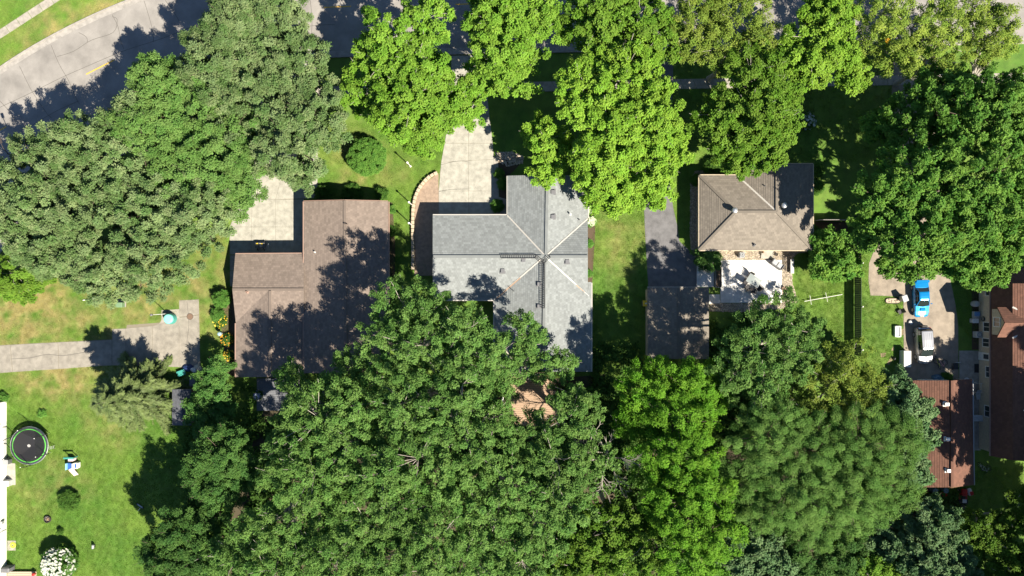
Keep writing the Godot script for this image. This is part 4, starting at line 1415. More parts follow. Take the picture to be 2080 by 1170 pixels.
# ---------- furniture ----------
func chair(called: String, label: String, at: Vector3, turn: float, m: Material, fm: Material, group := "", sc := 1.0) -> void:
	var o := thing(called, label, "chair", at, turn, group)
	box_part("seat", o, Vector3(0, 0.42, 0) * sc, Vector3(0.54, 0.06, 0.52) * sc, m, 0.02)
	var b := box_part("backrest", o, Vector3(0, 0.72, -0.27) * sc, Vector3(0.54, 0.56, 0.05) * sc, m, 0.02)
	b.rotation_degrees.x = -10
	for s in [-1.0, 1.0]:
		for z in [-0.23, 0.23]:
			var st := tool()
			bar(st, Vector3(s * 0.26, 0, z * 1.1) * sc, Vector3(s * 0.26, 0.62 if z > 0 else 0.44, z) * sc, 0.02)
			part("leg", st, fm, o)
		box_part("armrest", o, Vector3(s * 0.28, 0.63, 0) * sc, Vector3(0.06, 0.03, 0.5) * sc, fm, 0.01)

func patio() -> void:
	var c := W(1527, 570)
	var o := thing("patio_table", "glass topped patio table turned askew amid dark chairs", "table", c + Vector3(0, 0.06, 0), -32)
	box_part("table_top", o, Vector3(0, 0.72, 0), Vector3(1.55, 0.02, 1.0), M.glass_top, 0.006)
	for s in [-1.0, 1.0]:
		box_part("frame_rail", o, Vector3(0, 0.7, s * 0.5), Vector3(1.6, 0.04, 0.05), M.grey_metal, 0.01)
		box_part("frame_rail", o, Vector3(s * 0.78, 0.7, 0), Vector3(0.05, 0.04, 0.96), M.grey_metal, 0.01)
		for q in [-1.0, 1.0]:
			box_part("leg", o, Vector3(s * 0.72, 0.35, q * 0.44), Vector3(0.05, 0.68, 0.05), M.black, 0.01)
	var k := 0
	for a in [[1512, 572, 60, "dark patio chair at the upper left side of the glass table"], [1515, 585, 120, "dark patio chair left of the glass table, nearer the trees"], [1527, 590, 170, "dark patio chair at the lower side of the glass table"], [1538, 584, 215, "dark patio chair pulled out at the lower right of the glass table"], [1521, 560, -30, "dark patio chair at the upper side of the glass table"]]:
		chair("patio_chair", a[3], W(a[0], a[1]) + Vector3(0, 0.06, 0), a[2], M.black, M.dark_iron, "dark chairs round the glass table", 1.1)
	chair("patio_chair", "light grey folding chair with white frame at the patio edge below the wicker seat", W(1576, 580) + Vector3(0, 0.06, 0), 175, M.grey_metal, M.white)
	chair("patio_chair", "grey folding chair nearest the trees at the patio's lower edge", W(1557, 603) + Vector3(0, 0.06, 0), 90, M.grey_metal, M.white)
	chair("patio_chair", "black chair tipped beside the grey folding chair under branches", W(1545, 606) + Vector3(0, 0.06, 0), 130, M.black, M.black)
	# wicker love seat
	o = thing("wicker_seat", "grey wicker love seat turned askew at the patio corner by the house", "seat", W(1576, 537) + Vector3(0, 0.06, 0), 145)
	for s in [-1.0, 1.0]:
		box_part("cushion", o, Vector3(s * 0.33, 0.4, 0.04), Vector3(0.62, 0.16, 0.62), M.grey_metal, 0.05)
		box_part("arm", o, Vector3(s * 0.7, 0.34, 0), Vector3(0.1, 0.56, 0.74), M.vent, 0.03)
	box_part("base", o, Vector3(0, 0.16, 0), Vector3(1.3, 0.3, 0.68), M.vent, 0.02)
	box_part("back", o, Vector3(0, 0.5, -0.36), Vector3(1.4, 0.7, 0.1), M.vent, 0.03)
	# bench swing glider
	o = thing("storage_bench", "long blue grey bench with dark slatted back on the stones right of the patio", "bench", W(1604, 541), 0)
	box_part("seat", o, Vector3(0.12, 0.42, 0), Vector3(0.44, 0.1, 1.7), M.siding_grey, 0.03)
	for z in [-0.75, 0.75]:
		for x in [-0.05, 0.3]:
			box_part("leg", o, Vector3(x, 0.2, z), Vector3(0.06, 0.38, 0.06), M.black, 0.01)
	for i in 4:
		box_part("back_slat", o, Vector3(-0.16 - i * 0.04, 0.5 + i * 0.14, 0), Vector3(0.04, 0.09, 1.6), M.dark_iron, 0.01)
	for z in [-0.7, 0.7]:
		var st := tool()
		bar(st, Vector3(-0.1, 0.42, z), Vector3(-0.34, 1.02, z), 0.03)
		part("back_post", st, M.dark_iron, o)
	# air conditioner, pots, side table
	o = thing("air_conditioner", "square grey air conditioner on the stones by the bungalow wall", "air conditioner", W(1504, 518))
	box_part("cabinet", o, Vector3(0, 0.36, 0), Vector3(0.62, 0.72, 0.62), M.grey_metal, 0.04)
	var st := tool()
	ring(st, 0.24, 0.015, Transform3D(Basis(), Vector3(0, 0.73, 0)), 24, 6)
	for i in 4:
		bar(st, Vector3(-0.24, 0.735, 0).rotated(Vector3.UP, i * PI / 4), Vector3(0.24, 0.735, 0).rotated(Vector3.UP, i * PI / 4), 0.008, 4)
	part("fan_grille", st, M.black, o)
	box_part("pad", o, Vector3(0, 0.03, 0), Vector3(0.8, 0.07, 0.8), M.walk, 0.01)
	for a in [[1571, 515, 0.2, "round black pot nearer the bungalow door"], [1575, 517, 0.17, "smaller round black pot beside the larger one at the bungalow door"]]:
		o = thing("plant_pot", a[3], "pot", W(a[0], a[1]))
		st = tool()
		lathe(st, [Vector2(0, 0), Vector2(a[2] * 0.75, 0), Vector2(a[2], 0.36), Vector2(a[2] + 0.02, 0.38), Vector2(a[2] - 0.03, 0.38), Vector2(a[2] - 0.04, 0.3)], 16)
		part("pot", st, M.black, o)
		st = tool()
		cyl(st, a[2] - 0.03, 0.2, 0.31, 14)
		part("soil", st, M.mulch, o)
	o = thing("small_crate", "small brown box on stones at the patio's right corner", "box", W(1590, 586))
	box_part("box", o, Vector3(0, 0.2, 0), Vector3(0.42, 0.4, 0.36), M.brown_iron, 0.02)
	box_part("lid", o, Vector3(0, 0.415, 0), Vector3(0.46, 0.03, 0.4), M.brown_iron, 0.01)
	o = thing("railing_post", "short dark brown railing post beside the pale steps", "post", W(1546, 512))
	box_part("post", o, Vector3(0, 0.45, 0), Vector3(0.12, 0.9, 0.3), M.wood, 0.02)
	box_part("foot", o, Vector3(0, 0.03, 0), Vector3(0.2, 0.06, 0.36), M.wood, 0.01)
	# white pipe frame on the lawn
	o = thing("pipe_frame", "white pipe with two crossbars lying on the bungalow lawn", "pipe", Vector3.ZERO)
	st = tool()
	bar(st, W(1634, 612, 0.3), W(1711, 598, 0.3), 0.03, 8)
	part("pipe", st, M.white, o)
	for q in [[1645, 600, 1648, 619], [1677, 594, 1681, 613]]:
		st = tool()
		bar(st, W(q[0], q[1], 0.34), W(q[2], q[3], 0.34), 0.025, 8)
		part("crossbar", st, M.white, o)
	for q in [[1646, 610], [1679, 604], [1636, 611.5], [1709, 598.4]]:
		st = tool()
		bar(st, W(q[0], q[1], 0.0), W(q[0], q[1], 0.3), 0.035, 8)
		part("stand", st, M.white, o)
	# planter with yellow lid beside the garage
	o = thing("yellow_bin", "yellow lidded bin in the shade against the tan garage", "bin", W(1309, 616))
	box_part("bin", o, Vector3(0, 0.45, 0), Vector3(0.62, 0.88, 0.62), M.vent, 0.05)
	box_part("lid", o, Vector3(0, 0.92, 0), Vector3(0.7, 0.07, 0.7), M.yellow, 0.03)
	box_part("handle", o, Vector3(0, 0.97, 0), Vector3(0.2, 0.04, 0.16), M.white, 0.01)
	# cart on the brown house drive
	o = thing("garden_cart", "small dark cart loaded with yellow and tan scraps before the brown garage", "cart", W(532, 499))
	box_part("tray", o, Vector3(0, 0.55, 0), Vector3(1.1, 0.3, 0.6), M.vent, 0.02)
	for i in 9:
		box_part("scrap", o, Vector3(rr(-0.42, 0.42), 0.74 + rr(0, 0.06), rr(-0.18, 0.18)), Vector3(rr(0.15, 0.32), 0.06, rr(0.12, 0.25)), [M.yellow, M.wall_stone, M.concrete_pale][i % 3], 0.015, rr(0, 180))
	for s in [-1.0, 1.0]:
		for q in [-0.38, 0.38]:
			wheel(o, Vector3(q, 0.22, s * 0.36), 0.22, 0.1)
	st = tool()
	tube(st, [Vector3(0.5, 0.45, 0), Vector3(0.85, 0.6, 0.05), Vector3(1.05, 0.9, 0.05)], [0.025, 0.025, 0.025])
	bar(st, Vector3(1.05, 0.9, -0.2), Vector3(1.05, 0.9, 0.25), 0.025)
	part("handle", st, M.metal, o)

# ---------- left yards ----------
func left_yard() -> void:
	# trampoline
	var o := thing("trampoline", "round black trampoline with green ring and safety net beside the white wall", "trampoline", W(69, 902))
	var st := tool()
	cyl(st, 1.86, 0.86, 0.875, 48)
	var mt := part("jumping_mat", st, M.black, o)
	st = tool()
	var t0 := Transform3D(Basis(), Vector3(0, 0.882, 0))
	ring(st, 0.15, 0.018, t0, 24, 6)
	for k in [-0.06, 0.05]:
		bev(st, Vector3(k, 0.882, 0.0), Vector3(0.05, 0.012, 0.17), 0.004)
	bev(st, Vector3(0, 0.882, 0.07), Vector3(0.15, 0.012, 0.05), 0.004)
	part("logo", st, M.white, mt)
	st = tool()
	lathe(st, [Vector2(1.86, 0.885), Vector2(1.88, 0.905), Vector2(1.94, 0.905), Vector2(1.96, 0.885)], 56)
	part("green_ring", st, mat(0.10, 0.52, 0.06, 0.5), o)
	st = tool()
	lathe(st, [Vector2(1.96, 0.88), Vector2(1.98, 0.9), Vector2(2.13, 0.89), Vector2(2.16, 0.84)], 56)
	part("spring_pad", st, mat(0.035, 0.045, 0.05, 0.6), o)
	st = tool()
	ring(st, 2.2, 0.035, Transform3D(Basis(), Vector3(0, 0.82, 0)), 48, 8)
	part("frame", st, M.metal, o)
	for i in 6:
		var a := i * TAU / 6 + 0.45
		var d := Vector3(cos(a), 0, sin(a))
		st = tool()
		tube(st, [d * 2.2 + Vector3(0, 0.8, 0), d * 2.25 + Vector3(0, 0.05, 0)], [0.03, 0.03])
		part("leg", st, M.metal, o)
		st = tool()
		tube(st, [d * 2.27 + Vector3(0, 0.4, 0), d * 2.27 + Vector3(0, 1.7, 0), d * 2.1 + Vector3(0, 2.55, 0)], [0.04, 0.045, 0.035], 8)
		part("net_pole", st, M.black, o)
		st = tool()
		lathe(st, [Vector2(0.05, 0), Vector2(0.05, 0.05), Vector2(0, 0.07)], 8)
		part("pole_cap", st, M.white, o).position = d * 2.1 + Vector3(0, 2.55, 0)
	st = tool()
	for i in 6:
		var a0 := i * TAU / 6 + 0.45
		var a1 := (i + 1) * TAU / 6 + 0.45
		var d0 := Vector3(cos(a0), 0, sin(a0))
		var d1 := Vector3(cos(a1), 0, sin(a1))
		face(st, [d0 * 1.98 + Vector3(0, 0.92, 0), d1 * 1.98 + Vector3(0, 0.92, 0), d1 * 2.06 + Vector3(0, 2.5, 0), d0 * 2.06 + Vector3(0, 2.5, 0)], d0 + d1)
	part("safety_net", st, M.net, o)
	st = tool()
	for s in [-0.16, 0.16]:
		bar(st, Vector3(2.5, 0.0, s + 0.3), Vector3(2.24, 0.85, s + 0.3), 0.02)
	for y in [0.2, 0.42, 0.64]:
		bar(st, Vector3(2.5 - y * 0.3, y, 0.14), Vector3(2.5 - y * 0.3, y, 0.46), 0.02)
	part("ladder", st, M.metal, o)
	# toddler slide
	o = thing("toddler_slide", "small plastic play slide in blue, teal and pale pink on the left lawn", "play slide", W(150, 940))
	var pink := mat(0.80, 0.62, 0.62, 0.4)
	st = tool()
	for s in [-1.0, 1.0]:
		bev(st, Vector3(s * 0.22, 0, 0), Vector3(0.05, 0.16, 1.15), 0.02)
	bev(st, Vector3(0, -0.04, 0), Vector3(0.42, 0.05, 1.15), 0.02)
	var sl := part("chute", st, pink, o)
	sl.transform = Transform3D(Basis(Vector3.UP, 0.3) * Basis(Vector3.RIGHT, 0.62), Vector3(0.2, 0.38, 1.0))
	box_part("platform", o, Vector3(0, 0.62, 0.25), Vector3(0.72, 0.08, 0.7), M.blue, 0.03)
	for s in [-1.0, 1.0]:
		box_part("side_panel", o, Vector3(s * 0.38, 0.5, 0.25), Vector3(0.07, 0.98, 0.76), mat(0.25, 0.6, 0.75, 0.4) if s < 0 else M.white, 0.03)
	box_part("ladder_panel", o, Vector3(0.05, 0.4, -0.5), Vector3(0.6, 0.7, 0.3), pink, 0.04)
	box_part("roof_panel", o, Vector3(0, 1.05, -0.78), Vector3(1.15, 0.07, 0.2), M.teal, 0.03)
	for s in [-1.0, 1.0]:
		box_part("post", o, Vector3(s * 0.45, 0.52, -0.78), Vector3(0.08, 1.04, 0.1), M.teal, 0.02)
	box_part("side_seat", o, Vector3(0.62, 0.35, 0.2), Vector3(0.4, 0.66, 0.7), M.white, 0.06)
	box_part("seat_well", o, Vector3(0.6, 0.66, 0.2), Vector3(0.24, 0.06, 0.5), M.blue, 0.02)
	# fire pit, stake, ornaments
	o = thing("fire_pit", "small dark iron fire ring on the left lawn", "fire pit", W(98, 1054))
	st = tool()
	lathe(st, [Vector2(0.37, 0), Vector2(0.4, 0.02), Vector2(0.4, 0.24), Vector2(0.35, 0.24), Vector2(0.34, 0.02)], 24)
	part("ring", st, M.dark_iron, o)
	for i in 3:
		st = tool()
		bar(st, Vector3(-0.24, 0.1, 0).rotated(Vector3.UP, i * 1.1), Vector3(0.24, 0.14, 0.05).rotated(Vector3.UP, i * 1.1), 0.04)
		part("log", st, M.wood, o)
	st = tool()
	cyl(st, 0.35, 0.0, 0.04, 20)
	part("ash", st, M.vent, o)
	o = thing("garden_ornament", "small grey lawn ornament on two stubby legs below the fire ring", "ornament", W(193, 1108))
	for s in [-1.0, 1.0]:
		box_part("leg", o, Vector3(0, 0.13, s * 0.12), Vector3(0.12, 0.26, 0.1), M.dark_iron, 0.03)
	box_part("body", o, Vector3(0, 0.42, 0), Vector3(0.24, 0.34, 0.5), M.grey_metal, 0.08)
	o = thing("toy_scooter", "pale blue toy scooter in the tree shade on the left lawn", "scooter", W(285, 1027), 55)
	box_part("deck", o, Vector3(0, 0.1, 0), Vector3(0.16, 0.04, 0.8), M.grey_metal, 0.015)
	for z in [-0.42, 0.46]:
		wheel(o, Vector3(0, 0.1, z), 0.1, 0.05)
	st = tool()
	bar(st, Vector3(0, 0.1, 0.46), Vector3(0, 0.85, 0.36), 0.025)
	bar(st, Vector3(-0.25, 0.85, 0.36), Vector3(0.25, 0.85, 0.36), 0.025)
	part("handlebar", st, M.metal, o)
	# against the white wall
	sheet("wall_pad", [[14, 941], [31, 941], [32, 985], [14, 985]], 0.03, M.concrete, null, true)
	sheet("hose_pad", [[15, 1098], [32, 1098], [32, 1118], [15, 1118]], 0.03, M.walk, null, true)
	pave([[10, 935], [34, 935], [34, 990], [10, 990]])
	o = thing("wall_unit", "grey square utility box at the top of the concrete pad by the white wall", "utility box", W(20, 936))
	box_part("cabinet", o, Vector3(0, 0.4, 0), Vector3(0.6, 0.8, 0.55), M.vent, 0.03)
	box_part("lid", o, Vector3(0, 0.82, 0), Vector3(0.66, 0.05, 0.6), M.grey_metal, 0.02)
	o = thing("air_conditioner", "white air conditioner with round fan at the foot of the white wall", "air conditioner", W(20, 979))
	box_part("cabinet", o, Vector3(0, 0.4, 0), Vector3(0.72, 0.76, 0.7), M.siding_grey, 0.05)
	st = tool()
	ring(st, 0.27, 0.03, Transform3D(Basis(), Vector3(0, 0.79, 0)), 24, 6)
	ring(st, 0.12, 0.02, Transform3D(Basis(), Vector3(0, 0.79, 0)), 16, 6)
	part("fan_grille", st, M.white, o)
	o = thing("hose_reel", "coil of yellow garden hose by the white wall", "hose", W(27, 1107))
	for i in 4:
		st = tool()
		ring(st, 0.32 - i * 0.06, 0.03, Transform3D(Basis(), Vector3(0, 0.06 + (i % 2) * 0.04, 0)), 28, 6)
		part("coil", st, mat(0.62, 0.66, 0.06, 0.5), o)
	o = thing("grill", "dark covered barbecue grill at the lower left corner", "grill", W(20, 1152))
	box_part("cover", o, Vector3(0, 0.55, 0), Vector3(1.2, 1.05, 0.6), M.vent, 0.12)
	box_part("hem", o, Vector3(0, 0.05, 0), Vector3(1.26, 0.1, 0.66), M.black, 0.03)
	o = thing("wooden_deck", "low weathered plank step deck at the lower left corner", "deck", W(48, 1172))
	for k in 7:
		box_part("board", o, Vector3(0, 0.3, -0.65 + k * 0.22), Vector3(3.4, 0.05, 0.2), M.wall_stone, 0.01)
	for s in [-1.0, 1.0]:
		box_part("post", o, Vector3(s * 1.5, 0.14, -0.4), Vector3(0.1, 0.28, 0.1), M.wood, 0.01)
	o = thing("flower_pot", "red flower pot standing on the corner deck", "pot", W(71, 1165, 0.325))
	st = tool()
	lathe(st, [Vector2(0, 0), Vector2(0.14, 0), Vector2(0.2, 0.28), Vector2(0.17, 0.28), Vector2(0.15, 0.22)], 14)
	part("pot", st, M.red, o)
	st = tool()
	lathe(st, [Vector2(0.16, 0.24), Vector2(0.2, 0.32), Vector2(0.1, 0.42), Vector2(0, 0.44)], 10)
	part("bloom", st, M.red, o)
	# pad with teal tank, pole and cover
	o = thing("teal_tank", "round turquoise domed tank at the corner of the grey pad", "tank", W(349, 647))
	st = tool()
	lathe(st, [Vector2(0.62, 0), Vector2(0.66, 0.1), Vector2(0.6, 0.75), Vector2(0.55, 0.8)], 24)
	part("tank", st, M.teal, o)
	st = tool()
	lathe(st, [Vector2(0.5, 0.78), Vector2(0.56, 0.84), Vector2(0.52, 0.92), Vector2(0.36, 0.98), Vector2(0, 1.0)], 24)
	part("lid", st, mat(0.22, 0.66, 0.56, 0.4), o)
	for i in 3:
		box_part("latch", o, Vector3(0.6, 0.7, 0).rotated(Vector3.UP, i * 2.1), Vector3(0.1, 0.14, 0.1), M.teal, 0.02)
	o = thing("lamp_post", "thin white yard lamp post behind the turquoise tank", "lamp post", W(341, 637))
	st = tool()
	tube(st, [Vector3.ZERO, Vector3(0, 3.7, 0)], [0.05, 0.035], 8)
	part("pole", st, M.white, o)
	st = tool()
	lathe(st, [Vector2(0.04, 3.66), Vector2(0.12, 3.72), Vector2(0.14, 3.95), Vector2(0.05, 4.02), Vector2(0, 4.03)], 12)
	part("lantern", st, M.vent, o)
	o = thing("manhole_cover", "round rusty brown manhole cover set in the grey pad", "cover", W(386, 643, 0.03))
	st = tool()
	lathe(st, [Vector2(0.34, 0), Vector2(0.34, 0.025), Vector2(0.3, 0.03), Vector2(0, 0.032)], 24)
	part("lid", st, M.brown_iron, o)
	st = tool()
	ring(st, 0.36, 0.02, Transform3D(Basis(), Vector3(0, 0.012, 0)), 28, 6)
	part("rim", st, M.dark_iron, o)
	sheet("stone_pad", [[328, 630], [364, 628], [366, 662], [320, 664], [328, 650]], 0.015, M.walk, null, true)
	o = thing("utility_box", "green utility box with tan pad on the lawn below the oaks", "utility box", W(247, 618))
	box_part("pad", o, Vector3(0, 0.05, -0.12), Vector3(1.1, 0.1, 0.9), M.walk, 0.02)
	box_part("cabinet", o, Vector3(0.05, 0.45, 0.05), Vector3(0.8, 0.75, 0.6), M.green_box, 0.05)
	o = thing("drain_pipe", "short white pipe lying on the dry lawn below the oaks", "pipe", W(182, 608), 8)
	st = tool()
	bar(st, Vector3(-0.75, 0.06, 0), Vector3(0.75, 0.06, 0), 0.06, 10)
	part("pipe", st, M.white, o)
	st = tool()
	bar(st, Vector3(0.7, 0.06, 0), Vector3(0.82, 0.06, 0), 0.08, 10)
	part("coupling", st, M.grey_metal, o)
	o = thing("gazing_ball", "pale blue glass gazing ball on a stand among orange flowers", "ornament", W(452, 677))
	st = tool()
	lathe(st, [Vector2(0.16, 0), Vector2(0.1, 0.1), Vector2(0.06, 0.5), Vector2(0.13, 0.62)], 14)
	part("stand", st, M.concrete_pale, o)
	st = tool()
	var pr := []
	for i in 11:
		var a := -PI / 2 + PI * i / 10.0
		pr.append(Vector2(0.26 * cos(a), 0.86 + 0.26 * sin(a)))
	lathe(st, pr, 20)
	part("ball", st, mat(0.45, 0.66, 0.74, 0.08, 0.4), o)
	# heap of toys and bags by the spruce
	o = thing("toy_sandbox", "teal plastic toy box at the lower corner of the grey pad", "toy box", W(370, 757), 20)
	box_part("tub", o, Vector3(0, 0.2, 0), Vector3(0.9, 0.4, 0.6), M.teal, 0.08)
	box_part("lid", o, Vector3(0.05, 0.42, 0.02), Vector3(0.96, 0.06, 0.66), M.teal, 0.03)
	o = thing("blue_tarp", "crumpled blue tarp heap between the teal box and the white sacks", "tarp", W(383, 747))
	lump(o, "cloth", Vector3(0.7, 0.4, 0.45), mat(0.015, 0.035, 0.12, 0.5), 3)
	o = thing("white_sack", "white sacks heaped on the lawn at the end of the grey pad", "sack", W(403, 748), -30)
	lump(o, "sack", Vector3(0.55, 0.4, 0.38), M.concrete_pale, 5)
	lump(o, "sack", Vector3(0.4, 0.5, 0.3), M.white, 6).position = Vector3(-0.35, 0, 0.4)
	o = thing("black_bag", "black plastic bag beside the white sacks", "bag", W(410, 764), 10)
	lump(o, "bag", Vector3(0.6, 0.5, 0.5), M.black, 8)
	lump(o, "knot", Vector3(0.12, 0.6, 0.12), M.black, 9)
	o = thing("woodpile", "stack of grey logs under a dark sheet by the shed", "woodpile", W(405, 773), 2)
	for i in 5:
		for j in 2:
			st = tool()
			bar(st, Vector3(-0.9, 0.14 + j * 0.24, -0.5 + i * 0.25), Vector3(0.9, 0.14 + j * 0.24, -0.5 + i * 0.25), 0.12, 8)
			part("log", st, M.bark_pale, o)
	box_part("sheet", o, Vector3(0, 0.54, 0.1), Vector3(1.9, 0.03, 0.9), M.deck_grey, 0.01)
	# street lamp whose shadow falls on the road
	o = thing("street_lamp", "dark street lamp rising through the oak crowns beside the road", "street lamp", W(96, 334))
	st = tool()
	tube(st, [Vector3.ZERO, Vector3(0, 6.6, 0)], [0.1, 0.06], 8)
	part("pole", st, M.dark_iron, o)
	st = tool()
	tube(st, [Vector3(0, 6.5, 0), Vector3(-0.2, 7.0, -0.5), Vector3(-0.4, 7.1, -1.1)], [0.05, 0.045, 0.04], 8)
	part("arm", st, M.dark_iron, o)
	box_part("lamp_head", o, Vector3(-0.5, 7.05, -1.35), Vector3(0.32, 0.14, 0.6), M.dark_iron, 0.04, 20)

func lump(parent: Node, called: String, s: Vector3, m: Material, sd: int) -> MeshInstance3D:
	# a soft irregular heap
	var st := tool()
	var rows := []
	for i in 7:
		var a := PI / 2 * i / 6.0
		var row := []
		for k in 14:
			var b := TAU * k / 14
			var p := Vector3(cos(b) * cos(a), sin(a), sin(b) * cos(a))
			var f := 1.0 + 0.28 * noise.get_noise_3d(p.x * 2.4 + sd * 9.0, p.y * 2.4, p.z * 2.4)
			row.append(p * s * f)
		rows.append(row)
	for i in 6:
		for k in 14:
			var k2 := (k + 1) % 14
			face(st, [rows[i][k], rows[i][k2], rows[i + 1][k2], rows[i + 1][k]], rows[i][k] + Vector3(0, 0.1, 0))
	return part(called, st, m, parent)

func bicycle(label: String, at: Vector3, turn: float, m: Material, flat := false) -> void:
	var o := thing("bicycle", label, "bicycle", at, turn)
	var lean := Basis(Vector3(0, 0, 1), 1.25) if flat else Basis(Vector3(0, 0, 1), 0.25)
	for z in [-0.52, 0.52]:
		var w := Node3D.new()
		w.name = "wheel"
		o.add_child(w, true)
		var t := Transform3D(lean * Basis(Vector3.FORWARD, PI / 2), lean * Vector3(0, 0.34, z) + Vector3(0, 0.03 if flat else 0.01, 0))
		var st := tool()
		ring(st, 0.31, 0.03, t, 24, 6)
		part("tyre", st, M.rubber, w)
		st = tool()
		for i in 6:
			bar(st, t * Vector3(0, 0, 0), t * Vector3(0.3, 0, 0).rotated(Vector3.UP, 0.0).rotated(Vector3(0, 1, 0), 0.0) if i == 0 else t * (Vector3(0.3, 0, 0).rotated(Vector3.UP, i * TAU / 6)), 0.006, 4)
		part("spokes", st, M.metal, w)
	var st := tool()
	var L := func(x: float, y: float, z: float) -> Vector3:
		return lean * Vector3(x, y, z) + Vector3(0, 0.03 if flat else 0.01, 0)
	for q in [[0.34, -0.52, 0.78, -0.18], [0.3, -0.05, 0.78, -0.18], [0.3, -0.05, 0.76, 0.36], [0.74, -0.17, 0.78, 0.35], [0.34, -0.52, 0.3, -0.05], [0.34, 0.52, 0.86, 0.34]]:
		bar(st, L.call(0, q[0], q[1]), L.call(0, q[2], q[3]), 0.024)
	part("frame", st, m, o)
	st = tool()
	bar(st, L.call(-0.3, 0.98, 0.3), L.call(0.3, 0.98, 0.3), 0.02)
	bar(st, L.call(0, 0.84, 0.35), L.call(0, 0.98, 0.3), 0.02)
	part("handlebar", st, M.black, o)
	st = tool()
	bev(st, Vector3.ZERO, Vector3(0.16, 0.06, 0.26), 0.025, Transform3D(lean, L.call(0, 0.86, -0.2)))
	part("saddle", st, M.black, o)

# ---------- right yards ----------
func right_yard() -> void:
	var o := thing("wheelie_bin", "grey wheeled rubbish bin on the drive corner beside the oval bed", "bin", W(1829, 606), 20)
	var st := tool()
	loft(st, [[Vector3(-0.24, 0.05, -0.26), Vector3(0.24, 0.05, -0.26), Vector3(0.24, 0.05, 0.26), Vector3(-0.24, 0.05, 0.26)], [Vector3(-0.3, 1.0, -0.34), Vector3(0.3, 1.0, -0.34), Vector3(0.3, 1.0, 0.34), Vector3(-0.3, 1.0, 0.34)]])
	part("body", st, M.grey_metal, o)
	box_part("lid", o, Vector3(0, 1.04, 0), Vector3(0.66, 0.08, 0.76), M.grey_metal, 0.04)
	for s in [-1.0, 1.0]:
		wheel(o, Vector3(s * 0.28, 0.12, -0.28), 0.12, 0.06)
	box_part("handle", o, Vector3(0, 0.98, -0.42), Vector3(0.5, 0.04, 0.05), M.grey_metal, 0.01)
	o = thing("oval_bed", "oval dirt bed with dark edging between lawn and gravel drive", "flower bed", W(1813, 611))
	st = tool()
	var oval := []
	for i in 29:
		var a := TAU * i / 28
		oval.append(Vector3(0.86 * signf(cos(a)) * pow(absf(cos(a)), 0.6), 0.1, 0.3 * signf(sin(a)) * pow(absf(sin(a)), 0.6)))
	var rad := []
	for i in 29:
		rad.append(0.04)
	tube(st, oval, rad)
	part("edging", st, M.dark_iron, o)
	st = tool()
	oval.pop_back()
	face(st, oval, Vector3.UP)
	part("soil", st, M.wall_stone, o)
	for i in 10:
		box_part("stub", o, Vector3(rr(-0.65, 0.65), 0.13, rr(-0.17, 0.17)), Vector3(0.1, 0.1, 0.07), M.brown_iron, 0.02, rr(0, 90))
	o = thing("folding_chair", "black sling chair tipped over on the grass by the drive edge", "chair", W(1826, 633), 30)
	box_part("seat", o, Vector3(0, 0.26, 0), Vector3(0.5, 0.04, 0.5), M.black, 0.01, 0)
	var bk := box_part("backrest", o, Vector3(0.26, 0.5, 0), Vector3(0.04, 0.56, 0.5), M.black, 0.01)
	bk.rotation_degrees.z = -25
	for s in [-1.0, 1.0]:
		st = tool()
		tube(st, [Vector3(-0.5, 0.02, s * 0.26), Vector3(0.0, 0.3, s * 0.26), Vector3(0.42, 0.72, s * 0.26)], [0.02, 0.02, 0.02])
		bar(st, Vector3(0.4, 0.0, s * 0.26), Vector3(-0.1, 0.28, s * 0.26), 0.02)
		part("frame_side", st, M.dark_iron, o)
	o = thing("spare_wheel", "loose pale wheel standing on the drive between the two cars", "wheel", W(1849, 655))
	st = tool()
	lathe(st, [Vector2(0.2, 0.0), Vector2(0.33, 0.02), Vector2(0.36, 0.1), Vector2(0.33, 0.2), Vector2(0.22, 0.22), Vector2(0.2, 0.18)], 22)
	part("tyre", st, M.vent, o)
	st = tool()
	lathe(st, [Vector2(0.21, 0.17), Vector2(0.12, 0.13), Vector2(0.08, 0.17), Vector2(0, 0.18)], 18)
	part("rim", st, M.white, o)
	st = tool()
	cyl(st, 0.34, -0.0, 0.03, 18)
	part("stand", st, M.rubber, o)
	o = thing("white_basin", "white rimmed grey basin lying on the grass left of the silver car", "basin", W(1821, 673), 0)
	for s in [-1.0, 1.0]:
		box_part("rim", o, Vector3(s * 0.3, 0.2, 0), Vector3(0.12, 0.4, 1.28), M.white, 0.03)
		box_part("rim", o, Vector3(0, 0.2, s * 0.6), Vector3(0.5, 0.4, 0.12), M.white, 0.03)
	box_part("water", o, Vector3(0, 0.15, 0), Vector3(0.48, 0.28, 1.08), M.grey_metal, 0.02)
	o = thing("chest_freezer", "white upright chest with small black handle left of the silver car", "freezer", W(1833.5, 727.5), 0)
	box_part("chest", o, Vector3(0, 0.5, 0), Vector3(0.8, 0.98, 1.85), M.white, 0.04)
	box_part("lid", o, Vector3(0, 1.02, 0), Vector3(0.84, 0.07, 1.9), M.white, 0.03)
	box_part("handle", o, Vector3(0.05, 1.07, 0.55), Vector3(0.28, 0.04, 0.06), M.vent, 0.01)
	o = thing("lawn_ball", "small dark ball on the grass beside the white chest", "ball", W(1815, 728))
	lump(o, "ball", Vector3(0.2, 0.36, 0.2), M.black, 4)
	lump(o, "cap", Vector3(0.1, 0.42, 0.1), M.siding_grey, 2)
	bicycle("lime green framed bicycle leaning in front of the silver car", W(1903, 736), 20, mat(0.45, 0.55, 0.08, 0.4))
	bicycle("small pink child's bicycle lying by the lime green bicycle", W(1910, 729), 80, mat(0.7, 0.35, 0.38, 0.4), true)
	bicycle("grey bicycle lying in the shade behind the red roofed house", W(2000, 942), 70, M.siding_grey, true)
	o = thing("hand_cart", "small black frame cart beside the concrete slab", "cart", W(1938, 743))
